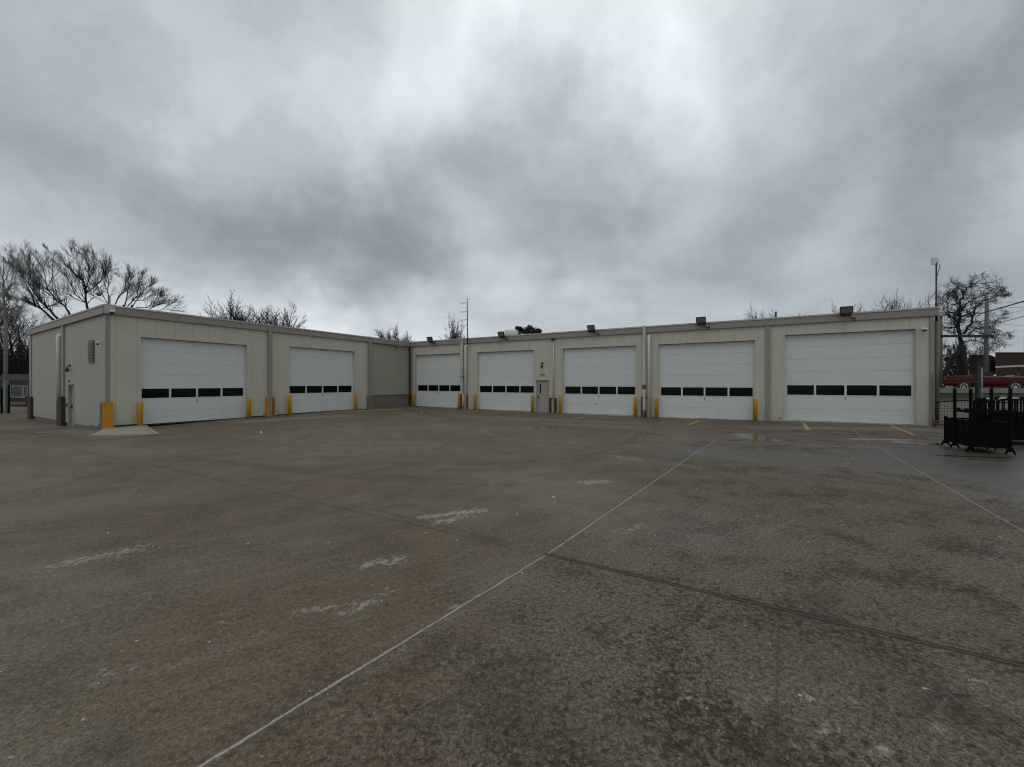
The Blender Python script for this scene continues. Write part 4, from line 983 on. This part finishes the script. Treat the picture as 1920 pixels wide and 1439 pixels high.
def bin_rack(org, ang, label, L=1.25, Wd=1.0, zt=.80, top=1.34, white_strips=True, stack=1):
    r = thing('bin_rack', label, 'rack', (org[0], org[1], 0), 'black steel bin racks with arched ends')
    ux = Vector((math.cos(ang), math.sin(ang), 0)); uy = Vector((-ux.y, ux.x, 0)); o = Vector((org[0], org[1], 0)); up = Vector((0,0,1))
    P_ = [o, o+ux*L, o+ux*L+uy*Wd, o+uy*Wd]
    for k in range(4):
        p, q = P_[k], P_[(k+1) % 4]; g = MB(); d = (q-p).normalized()
        g.beam(p+up*.48+d*.03, q+up*.48-d*.03, .015, .56); g.beam(p+up*zt, q+up*zt, .05, .05); g.beam(p+up*.17, q+up*.17, .06, .07)
        for i in range(1, 5): w_ = p.lerp(q, i/5); g.beam(w_+up*.17, w_+up*zt, .04, .03)
        g.build('side_panel', m_blackf, r)
    g = MB(); g.hexa([(p.x,p.y,.16) for p in P_] + [(p.x,p.y,.19) for p in P_]); g.build('floor_panel', m_blackf, r)
    for p in P_:
        g = MB(); g.beam(p, p+up*(zt+.04), .055, .055); g.build('leg', m_blackf, r)
    for k in (0, 2):
        p, q = P_[k], P_[k+1]; g = MB(); d = (q-p).normalized()
        a, b_ = p+d*.06, q-d*.06; rr = .12
        pts = [a+up*zt, a+up*(top-rr)]
        for i in range(1, 5): th = math.pi/2*i/4; pts.append(a+d*rr*(1-math.cos(th))+up*(top-rr+rr*math.sin(th)))
        for i in range(0, 5): th = math.pi/2*i/4; pts.append(b_-d*rr*(1-math.sin(th))+up*(top-rr+rr*math.cos(th)))
        pts += [b_+up*zt]
        g.tube(pts, .03, 8)
        nb = 8 if L > 1 else 4
        for i in range(1, nb): w_ = a.lerp(b_, i/nb); g.tube([w_+up*zt, w_+up*top], .016, 6)
        g.build('end_frame', m_blackf, r)
        if white_strips and k == 2:
            for i in range(3):
                g = MB(); u0, u1 = a.lerp(b_, .16+.27*i), a.lerp(b_, .32+.27*i); g.beam(u0+up*(top-.002), u1+up*(top-.002), .066, .045)
                g.build('white_strip', m_white, r)  # white strips along the top rail
    return r
bin_rack((15.0,13.4), R(-40), 'black arched bin rack directly behind the tall staked rack', L=.36, Wd=.6, top=1.34, white_strips=False)
bin_rack((14.94,12.8), R(-28), 'black arched bin rack with white strips on its rail at the right picture edge', L=1.2, Wd=1.1, top=1.36)
bin_rack((16.7,13.9), R(-28), 'farther black arched bin rack at the right picture edge', L=1.2, Wd=1.1, top=1.36)
# load of loose steel on the second rack
rnd = random.Random(3); g = MB()
for k in range(14):
    p = Vector((15.4+rnd.uniform(0,.8), 12.85+rnd.uniform(0,.6), .72+.02*k)); a = rnd.uniform(-.5,.1); d = Vector((math.cos(a), math.sin(a), 0))*rnd.uniform(.3,.55)
    g.beam(p-d*.5, p+d*.5, .09, .035)
tag(g.build('steel_offcuts', m_blackf), 'heap of dark steel pieces lying in the bin rack with white strips', 'scrap metal')

# ------------------------------------------------------------------ bare trees
def rot_off(d, ang, rnd):
    ax = d.cross(Vector((rnd.gauss(0,1), rnd.gauss(0,1), rnd.gauss(0,1))))
    if ax.length < 1e-6: ax = Vector((1,0,0))
    return (Matrix.Rotation(ang, 3, ax.normalized()) @ d).normalized()
def grow(mb, p, d, L, r0, lvl, rnd, P):
    """one branch with its side shoots; lvl counts down"""
    n = 3 if lvl == 0 else 5
    pts = [p]; rad = [r0]; q = p.copy(); dd = d.copy(); r1 = max(r0*.35, P['rmin']*.6)
    for i in range(n):
        dd = (dd + Vector((rnd.gauss(0,1), rnd.gauss(0,1)*.7, rnd.gauss(0,1)))*P['wob'] + Vector((0,0,1))*P['up']*(1 if lvl < 3 else .6)).normalized()
        q = q + dd*(L/n); pts.append(q.copy()); rad.append(r0+(r1-r0)*(i+1)/n)
    mb.tube(pts, rad, 3 if lvl <= 1 else 5, caps=False)
    if lvl == 0: return
    k = P['kids'][min(lvl, len(P['kids'])-1)]
    for j in range(k):
        tt = P['start'] + (1-P['start'])*(j+rnd.random()*.8)/k
        seg = min(n-1, int(tt*n)); fpos = tt*n-seg; bp = pts[seg].lerp(pts[seg+1], min(1, fpos)); bd = (pts[seg+1]-pts[seg]).normalized()
        nd = rot_off(bd, R(rnd.uniform(*P['ang'])), rnd)
        br = (rad[seg]*(1-fpos)+rad[seg+1]*fpos)
        grow(mb, bp, nd, L*rnd.uniform(*P['len'])*(1-.35*tt), max(br*.6, P['rmin']), lvl-1, rnd, P)
    # leader continues
    grow(mb, pts[-1], dd, L*.55, rad[-1], lvl-1, rnd, P)
DEF = dict(wob=.11, up=.07, kids=[0,4,4,4,4], start=.2, ang=(22,52), len=(.45,.72), rmin=.010)
def auto_tree(px, Y, ytop, spread_px, base_z, label, seed, m=m_bark, trunk_frac=.3, name='bare_tree', group='bare winter trees around the yard', P=None, stems=5, lvl=4, r0=None):
    rnd = random.Random(seed); P = dict(DEF, **(P or {}))
    ztop = CAMH+(HY-ytop)/F*Y; x = (px-CX)/F*Y; Ht = ztop-base_z; sp_ = spread_px/F*Y
    P['rmin'] = max(P['rmin'], .00022*Y)
    r0 = r0 or Ht*.022
    root = thing(name, label, 'tree', (x, Y, base_z), group)
    tz = base_z+Ht*trunk_frac; g = MB()
    g.tube([(x,Y,base_z-.2),(x+rnd.uniform(-.1,.1),Y,base_z+Ht*trunk_frac*.5),(x,Y,tz)], [r0*1.35,r0*1.05,r0], 9); g.build('trunk', m, root)
    g = MB(); top = Vector((x,Y,tz))
    for i in range(stems):
        a = 2*math.pi*(i+.3*rnd.random())/stems; lean = rnd.uniform(.25,1.0) if i else .1
        hd = Vector((math.cos(a)*sp_*lean, math.sin(a)*sp_*lean*.8, Ht*(1-trunk_frac)*(1-.25*lean)))
        L = hd.length*.50
        grow(g, top - Vector((0,0,rnd.uniform(0,.18)*Ht*trunk_frac)), hd.normalized(), L, r0*.55, lvl, rnd, P)
    # fit crown to the wanted top and spread
    arr = np.array(g.v); zmax = np.percentile(arr[:,2], 99.7); sc = (ztop-tz)/(zmax-tz)
    arr[:,2] = np.where(arr[:,2] > tz, tz+(arr[:,2]-tz)*sc, arr[:,2])
    hw = np.percentile(np.abs(arr[:,0]-x), 98); sx_ = sp_/hw
    arr[:,0] = x+(arr[:,0]-x)*sx_; arr[:,1] = Y+(arr[:,1]-Y)*sx_
    g.v = [tuple(v) for v in arr]
    g.build('crown', m, root); return root
def limb_tree(trunks, limbs, Y, base_z, label, seed, m=m_bark, P=None, lvl=2, sidelen=1.5, name='bare_tree', dens=1.0, rl=.55, depth=1.5):
    """hand laid main limbs (read off the photo at the tree's distance, given real depth), side shoots grown"""
    rnd = random.Random(seed); P = dict(DEF, **(P or {})); P['rmin'] = max(P['rmin'], .00021*Y)
    bp = at(trunks[0][0][0], HY, Y); root = thing(name, label, 'tree', (bp.x, Y, base_z), 'bare winter trees around the yard')
    g = MB()
    for tr in trunks:
        pts = [at(a, b_, Y) for a, b_, r_ in tr]; pts[0].z = min(pts[0].z, base_z-.2) if tr[0][1] > 690 else pts[0].z
        g.tube(pts, [r_ for a, b_, r_ in tr], 9)
    g.build('trunk', m, root)
    g = MB()
    for lm, r0 in limbs:
        r0 = r0*rl
        yy = rnd.uniform(-depth, depth); n = len(lm)
        pts = [at(a, b_, Y+yy*(i/max(1,n-1))) for i, (a, b_) in enumerate(lm)]
        # keep the image position but add wander
        fine_ = []
        for i in range(n-1):
            for k in range(3):
                q = pts[i].lerp(pts[i+1], k/3)
                if i or k: q += Vector((rnd.gauss(0,1), rnd.gauss(0,1), rnd.gauss(0,1)))*P['wob']*.22
                fine_.append(q)
        fine_.append(pts[-1]); N = len(fine_)
        rad = [r0+(P['rmin']*1.3-r0)*(i/(N-1))**.8 for i in range(N)]
        g.tube(fine_, rad, 6, caps=False)
        tot = sum((fine_[i+1]-fine_[i]).length for i in range(N-1))
        cnt = int(tot/.38*dens)
        for j in range(cnt):
            tt = .12+.88*(j+rnd.random())/cnt; i = min(N-2, int(tt*(N-1))); bd = (fine_[i+1]-fine_[i]).normalized(); q = fine_[i].lerp(fine_[i+1], rnd.random())
            nd = rot_off(bd, R(rnd.uniform(*P['ang'])), rnd)
            nd = (nd+Vector((0,0,P['up']*3))).normalized()
            grow(g, q, nd, sidelen*rnd.uniform(.5,1.1)*(1.08-.68*tt), max(rad[i]*.5, P['rmin']), lvl, rnd, P)
        grow(g, fine_[-1], (fine_[-1]-fine_[-2]).normalized(), sidelen*.22, P['rmin']*1.2, lvl, rnd, P)
    g.build('crown', m, root); return root
def c6(l): return [(x/5.647, 440+y/5.647) for x, y in l]
def c5(l): return [(1700+x/7.995, 470+y/7.995) for x, y in l]
SM = dict(wob=.06, up=.05, kids=[0,4,4,4], ang=(15,34), len=(.55,.9), start=.08, rmin=.006)
limb_tree([[(128,800,.26),(120,640,.20),(108,597,.10)],[(126,700,.18),(133,640,.13),(131,590,.09)],[(120,640,.14),(99,599,.10)]],
  [(c6([(610,890),(520,790),(420,700),(300,520),(230,420),(100,210)]), .16), (c6([(560,900),(440,790),(370,750),(270,700),(180,690),(80,690)]), .16),
   (c6([(370,750),(340,640),(270,520),(200,400),(120,330)]), .11), (c6([(740,850),(690,760),(590,690),(500,570),(470,400),(390,230)]), .14),
   (c6([(540,650),(400,540),(310,450),(200,390)]), .08), (c6([(500,570),(560,440),(560,300)]), .06), (c6([(420,790),(500,760),(560,750),(570,650)]), .07),
   (c6([(300,520),(330,380),(250,240)]), .06), (c6([(200,760),(100,800),(20,780)]), .07),(c6([(420,700),(420,600),(360,470),(350,350)]), .06)],
  34, -.3, 'large dark bare tree with limbs sweeping left behind the left end wall', 11, P=SM, sidelen=1.75, dens=1.6, lvl=2)
limb_tree([[(163,800,.28),(165,640,.22),(164.7,580,.12)]],
  [(c6([(930,790),(910,700),(905,560),(885,500),(760,390),(640,270),(500,160)]), .17), (c6([(905,580),(950,460),(930,300),(880,190)]), .09), (c6([(915,620),(1020,540),(1110,430),(1160,350)]), .10),
   (c6([(905,720),(800,640),(750,520),(660,380)]), .10), (c6([(930,730),(990,660),(990,560)]), .06), (c6([(900,720),(820,690),(700,630),(600,600)]), .07), (c6([(840,460),(830,330),(760,200)]), .06),
   (c6([(1040,560),(1000,470),(960,380)]), .05), (c6([(1110,430),(1080,330),(1010,240)]), .05)],
  36, -.3, 'dark bare tree with a straight fork rising just left of the building corner', 12, P=SM, sidelen=1.75, dens=1.6, lvl=2)
limb_tree([[(215,800,.24),(222,640,.16),(216,572,.06)],[(222,640,.14),(232,572,.07)],[(222,650,.14),(248,572,.06)]],
  [(c6([(1150,740),(1100,670),(1070,590)]), .07), (c6([(1150,740),(1140,600),(1150,480),(1110,400),(1120,320)]), .08), (c6([(1220,740),(1270,640),(1320,600),(1330,480),(1250,430)]), .09), (c6([(1320,760),(1350,640),(1360,500),(1370,380)]), .10),
   (c6([(1350,760),(1450,650),(1470,560),(1490,440)]), .09), (c6([(1400,770),(1480,640),(1560,560),(1610,510)]), .08), (c6([(1440,770),(1600,780),(1700,740),(1830,720)]), .08), (c6([(1560,820),(1680,700),(1700,640)]), .06), (c6([(1400,700),(1500,700),(1600,640),(1700,650)]), .06), (c6([(1600,820),(1750,790),(1840,810)]), .05)],
  38, -.3, 'wide bare tree rising above the roof right of the street lamp', 13, P=SM, sidelen=1.45, dens=1.7, lvl=2)
limb_tree([[(10,790,.13),(10.6,640,.11),(10.6,600,.09)]],
  [(c6([(60,900),(45,700),(30,560),(35,400),(40,300)]), .17), (c6([(45,700),(-20,640),(-100,560)]), .09), (c6([(45,640),(110,560),(180,430),(190,330)]), .08), (c6([(60,880),(130,820),(200,800),(230,780)]), .07),
   (c6([(30,560),(-20,460),(-60,330)]), .08), (c6([(30,540),(80,430),(120,300)]), .07), (c6([(60,950),(20,860),(-60,800)]), .08), (c6([(62,1000),(150,930),(200,900)]), .06),(c6([(62,1150),(150,1080),(230,1060)]), .06),(c6([(60,1100),(0,1020),(-80,980)]), .07)],
  31, -.28, 'pale barked bare tree at the left picture edge by the fence', 14, m=m_barkp, P=dict(SM, wob=.12, ang=(25,50)), sidelen=1.7, dens=1.1, lvl=2)
GN = dict(wob=.24, up=.0, kids=[0,5,5,5], ang=(25,75), len=(.5,.85), start=.08)
limb_tree([[(1805,735,.52),(1805,690,.42),(1803,648,.36)],[(1764,733,.26),(1772,700,.24),(1783,678,.23),(1799,656,.21)]],
  [(c5([(820,1430),(790,1280),(770,1100),(800,1000),(800,870),(810,760),(850,660),(900,570),(960,500),(1050,430),(1120,370)]), .40),
   (c5([(770,1080),(720,1040),(650,1000),(620,900),(625,800),(620,690),(610,560)]), .20), (c5([(820,870),(930,780),(1050,700),(1180,660),(1290,630),(1420,600)]), .14),
   (c5([(850,1250),(960,1100),(1000,980),(1040,850),(1120,790),(1220,730),(1350,690),(1500,670)]), .24), (c5([(870,1300),(980,1200),(1150,1150),(1300,1180),(1450,1230),(1540,1260)]), .14),
   (c5([(800,1350),(700,1230),(620,1200),(520,1180)]), .12), (c5([(980,1080),(1150,1060),(1300,1100),(1420,1000),(1460,950)]), .12), (c5([(820,1400),(1000,1330),(1150,1400),(1260,1480)]), .12),
   (c5([(860,660),(780,560),(730,520)]), .09), (c5([(960,500),(1100,490),(1230,490)]), .09), (c5([(625,800),(560,760),(480,720)]), .08), (c5([(650,1000),(560,900),(480,880)]), .08),
   (c5([(800,870),(730,900),(740,1040)]), .08), (c5([(810,760),(700,700),(650,640),(700,590)]), .08), (c5([(1290,630),(1400,590),(1530,620)]), .07), (c5([(1040,850),(950,880),(900,950)]), .07),
   (c5([(780,1500),(650,1420),(560,1440)]), .10), (c5([(1000,1200),(1150,1250),(1350,1350),(1450,1420)]), .09), (c5([(1200,740),(1150,620),(1160,560)]), .06),(c5([(780,1600),(640,1560),(540,1600)]), .09),(c5([(860,1560),(1000,1500),(1100,1560)]), .08)],
  46, 1.2, 'big gnarled dark oak like tree beyond the street at right', 15, P=GN, sidelen=1.65, dens=1.25, lvl=2, name='gnarled_tree')
UP = dict(wob=.12, up=.05, ang=(18,50), kids=[0,4,5,5,4], rmin=.007)
auto_tree(441, 60, 561, 38, 0, 'upright bushy bare tree above the roof, left of a matching pair', 21, P=UP, stems=14, m=m_bark, lvl=4)
auto_tree(508, 60, 577, 46, 0, 'upright bushy bare tree above the roof, right of a matching pair', 22, P=UP, stems=15, m=m_bark, lvl=4)
auto_tree(733, 75, 616, 30, 0, 'small faint bare tree over the roof near the inner corner', 23, P=UP, stems=8, m=m_twig, lvl=4)
auto_tree(765, 78, 626, 20, 0, 'smallest faint bare tree showing over the inner corner', 24, P=UP, stems=7, m=m_twig, lvl=4)
auto_tree(854, 62, 598, 27, 0, 'rounded bare tree beside the roof antenna', 25, P=dict(UP, wob=.2, up=.0, ang=(20,50)), stems=16, m=m_bark2, lvl=4)
auto_tree(1437, 52, 584, 40, 0, 'pale bare treetop behind the roof above the taupe pilaster', 26, P=dict(UP, rmin=.007), stems=9, m=m_twig, lvl=4)
auto_tree(1592, 50, 575, 30, 0, 'pale bare treetop beside the largest floodlight', 27, P=dict(UP, rmin=.007), stems=8, m=m_twig, lvl=4)
auto_tree(1668, 44, 556, 32, 0, 'bare grey tree over the roof above the rightmost door', 28, P=dict(UP, wob=.15), stems=8, m=m_bark2, lvl=4)
auto_tree(1718, 44, 560, 24, 0, 'bare grey tree just left of the white box antenna mast', 29, P=dict(UP, wob=.15), stems=8, m=m_bark2, lvl=4)
auto_tree(-60, 40, 500, 80, -.3, 'bare dark tree beyond the left picture edge', 30, stems=8, lvl=4)
auto_tree(40, 52, 560, 60, -.3, 'small dark bare tree behind the hedge at far left', 31, stems=8, lvl=4, trunk_frac=.2)
auto_tree(1790, 62, 640, 46, 1.5, 'low bare tree far behind the gnarled tree', 32, stems=8, lvl=4, m=m_bark2, trunk_frac=.2)
# evergreen top
rnd = random.Random(40); Y = 56; x = at(991, 0, Y).x
r = thing('evergreen_tree', 'dark green evergreen treetop showing above the roof', 'tree', (x, Y, 0))
g = MB(); g.tube([(x,Y,-.2),(x,Y,8.4)], [.35,.12], 9); g.build('trunk', m_bark, r)
g = MB()
lob = [(975,618,6),(985,622,8),(993,617,8),(1003,622,8),(1010,622,6),(980,626,9),(998,627,10),(970,616,4)]
for px, py, rp in lob:
    c_ = at(px, py, Y+rnd.uniform(-1,1)); rr = rp/F*Y
    for _ in range(520):
        v = Vector((rnd.gauss(0,1), rnd.gauss(0,1), rnd.gauss(0,.75))).normalized()*rr*rnd.random()**.4; q = c_+v
        a = Vector((rnd.gauss(0,1),rnd.gauss(0,1),rnd.gauss(0,1))).normalized()*rnd.uniform(.06,.14); b_ = a.cross(Vector((rnd.gauss(0,1),rnd.gauss(0,1),rnd.gauss(0,1)))).normalized()*.05
        g.quadset([q-a, q+b_, q+a, q-b_], [(0,1,2,3)])
for k in range(14):
    c_ = Vector((x+rnd.uniform(-1.8,1.8), Y+rnd.uniform(-1.8,1.8), rnd.uniform(3,7)))
    for _ in range(120):
        q = c_ + Vector((rnd.gauss(0,.5),rnd.gauss(0,.5),rnd.gauss(0,.4))); a = Vector((rnd.gauss(0,1),rnd.gauss(0,1),rnd.gauss(0,1))).normalized()*.15; b_ = a.cross(Vector((rnd.gauss(0,1),rnd.gauss(0,1),1))).normalized()*.07
        g.quadset([q-a, q+b_, q+a, q-b_], [(0,1,2,3)])
g.build('crown', m_needle, r)
# dark hedge at left
rnd = random.Random(50); g = MB()
for _ in range(15000):
    px = rnd.uniform(-160, 110); Yy = rnd.uniform(43, 49); top = 648+8*math.sin(px*.09)+6*math.sin(px*.23+1)+(8 if px > 40 else 0)
    py = top + (752-top)*rnd.random()**.8; q = at(px, py, Yy)
    if q.z < 0: continue
    a = Vector((rnd.gauss(0,1),rnd.gauss(0,1)*.5,rnd.gauss(0,1))).normalized()*rnd.uniform(.10,.28); b_ = a.cross(Vector((0,1,0)) + a*.1).normalized()*rnd.uniform(.03,.09)
    g.quadset([q-a, q+b_, q+a, q-b_], [(0,1,2,3)])
for _ in range(500):
    px = rnd.uniform(-160, 110); Yy = rnd.uniform(43, 49); q = at(px, 752, Yy); q.z = -.3; h_ = rnd.uniform(3, 6.6)
    g.tube([q, q+Vector((rnd.gauss(0,.3),0,h_*.5)), q+Vector((rnd.gauss(0,.8),0,h_))], [.05,.035,.012], 4, caps=False)
g.box(at(-160,0,47).x, at(112,0,47).x, 49.2, 49.6, -.4, 4.6)
tag(g.build('hedge', m_brush), 'dark tangled winter hedge and undergrowth beyond the left fence', 'hedge', kind='stuff')

# ------------------------------------------------------------------ left: street lamp, fence, van, kerb
Y = 29.0; x = at(205.4, 0, Y).x; zt = at(205, 556, Y).z; r = thing('street_lamp', 'grey cobra head street lamp behind the left wing roof corner', 'street lamp', (x, Y+4, 0))
x = at(205.4, 0, Y+4).x; Y += 4; zt = at(205, 556, Y).z; r.location = (x, Y, 0)
g = MB(); g.tube([(x,Y,-.2),(x,Y,zt)], [.11,.06], 10); g.build('pole', m_galv, r)
g = MB(); g.tube([(x,Y,zt-.15), at(203,551,Y), at(198,547.5,Y), at(190,547,Y), at(186,549,Y)], .035, 8); g.build('arm', m_galv, r)
g = MB(); a = at(191.5, 550, Y); b_ = at(178.5, 551.5, Y); g.tube([a, a.lerp(b_,.3), a.lerp(b_,.75), b_], [.04,.09,.10,.04], 12); g.build('head', m_galv, r)
g = MB(); q = at(185.5, 554, Y); g.tube([q+Vector((0,0,.08)), q+Vector((0,0,.02)), q-Vector((0,0,.05))], [.15,.15,.07], 12); g.build('lens', m_black, r)
r = thing('iron_fence', 'dark metal picket fence with a stout post at the left picture edge', 'fence', at(12, 775, 29.5))
Y = 29.5; zb = -.28
g = MB(); p = at(11, 713, Y); g.beam((p.x,Y,zb),(p.x,Y,p.z),.20,.16); g.build('post', m_galv, r)
g = MB(); p = at(13.8, 722, Y); g.beam((p.x,Y+.1,zb),(p.x,Y+.1,p.z),.07,.07); p = at(3.5, 730, Y); g.beam((p.x,Y,zb),(p.x,Y,p.z),.10,.10); g.build('post', m_blackf, r)
g = MB(); xr_ = at(9, 0, Y).x
k = 0; x = xr_
while x > xr_-7: g.tube([(x,Y,zb+.05),(x,Y,1.55)], .012, 5); x -= .13
for z in (zb+.15, .7, 1.5): g.beam((xr_,Y,z),(xr_-7,Y,z),.04,.05)
g.build('pickets', m_blackf, r)
# van with pale framed window
Y = 37.0
r = thing('parked_van', 'dark van showing a pale framed window beyond the left fence', 'van', at(36, 760, Y))
m_vd = mat('dark_van_paint', (.012,.013,.012), .5, var=.2)
xa, xb = at(-6, 0, Y).x, at(72, 0, Y).x; zl, zh = at(0, 754, Y).z, at(0, 702, Y).z
g = MB(); vs = []
prof = [(0,zl),(0,zl+(zh-zl)*.8),(.25,zh),(1.7,zh),(1.9,zl+(zh-zl)*.8),(1.9,zl)]
for xx_ in (xa, xa+.15, xb-.5, xb): 
    kz = .92 if xx_ in (xa, xb) else 1
    vs += [(xx_, Y+a, zl+(b_-zl)*kz) for a, b_ in prof]
g.quadset(vs, [(i*6+k, (i+1)*6+k, (i+1)*6+(k+1) % 6, i*6+(k+1) % 6) for i in range(3) for k in range(6)] + [(0,1,2,3,4,5), (23,22,21,20,19,18)]); g.build('body', m_vd, r)
def rr(px0, px1, py0, py1, cut): return [(px0,py0),(px1,py0),(px1,py1-cut),(px1-cut*1.3,py1),(px0+cut,py1),(px0,py1-cut*.6)]
g = MB(); yo = Y-.03
outer = rr(18.6, 52, 723.2, 746.2, 5); inner = rr(20.6, 50, 725.2, 744, 4)
V_ = [at(a, b_, yo) for a, b_ in outer] + [at(a, b_, yo) for a, b_ in inner]
V2 = [v+Vector((0,.05,0)) for v in V_]
g.quadset(V_, [(i, (i+1) % 6, 6+(i+1) % 6, 6+i) for i in range(6)]); g.quadset(V_[:6]+V2[:6], [(i, 6+i, 6+(i+1) % 6, (i+1) % 6) for i in range(6)])
p0, p1 = at(41.2, 725, yo-.001), at(44.6, 744.5, yo-.001); g.box(p0.x, p1.x, yo-.002, yo+.02, p1.z, p0.z); g.build('window_frame', mat('dull_aluminium', (.20,.21,.20), .6, var=.1), r)
g = MB(); g.quadset([at(a, b_, yo+.02) for a, b_ in inner], [tuple(range(6))]); g.build('window', mat('grey_van_glass', (.055,.06,.058), .3, var=.15), r)
for xw in (xa+.6, xb-.8):
    g = MB(); g.tube([(xw,Y-.02,zb+.33),(xw,Y+.2,zb+.33)], .33, 20); g.build('wheel', m_tyre, r)
# pale kerb and street strip beyond the fence
g = MB(); xk0, xk1 = -75, -26
g.box(xk0, xk1, 33.6, 33.9, -.5, -.12); o = g.build('kerb', mat('kerb_concrete', (.26,.26,.24), .8, var=.15)); struct(o)
g = MB(); g.quadset([(xk0,33.92,-.25),(-24,33.92,-.25),(-24,42,-.2),(xk0,42,-.2)], [(0,1,2,3)]); o = g.build('road', mat('grey_asphalt', (.085,.087,.09), .8, var=.15)); struct(o)
g = MB(); g.box(xk0, -24, 42.02, 42.4, -.5, -.03); o = g.build('kerb', mat('far_kerb_concrete', (.18,.18,.17), .8, var=.15)); struct(o)
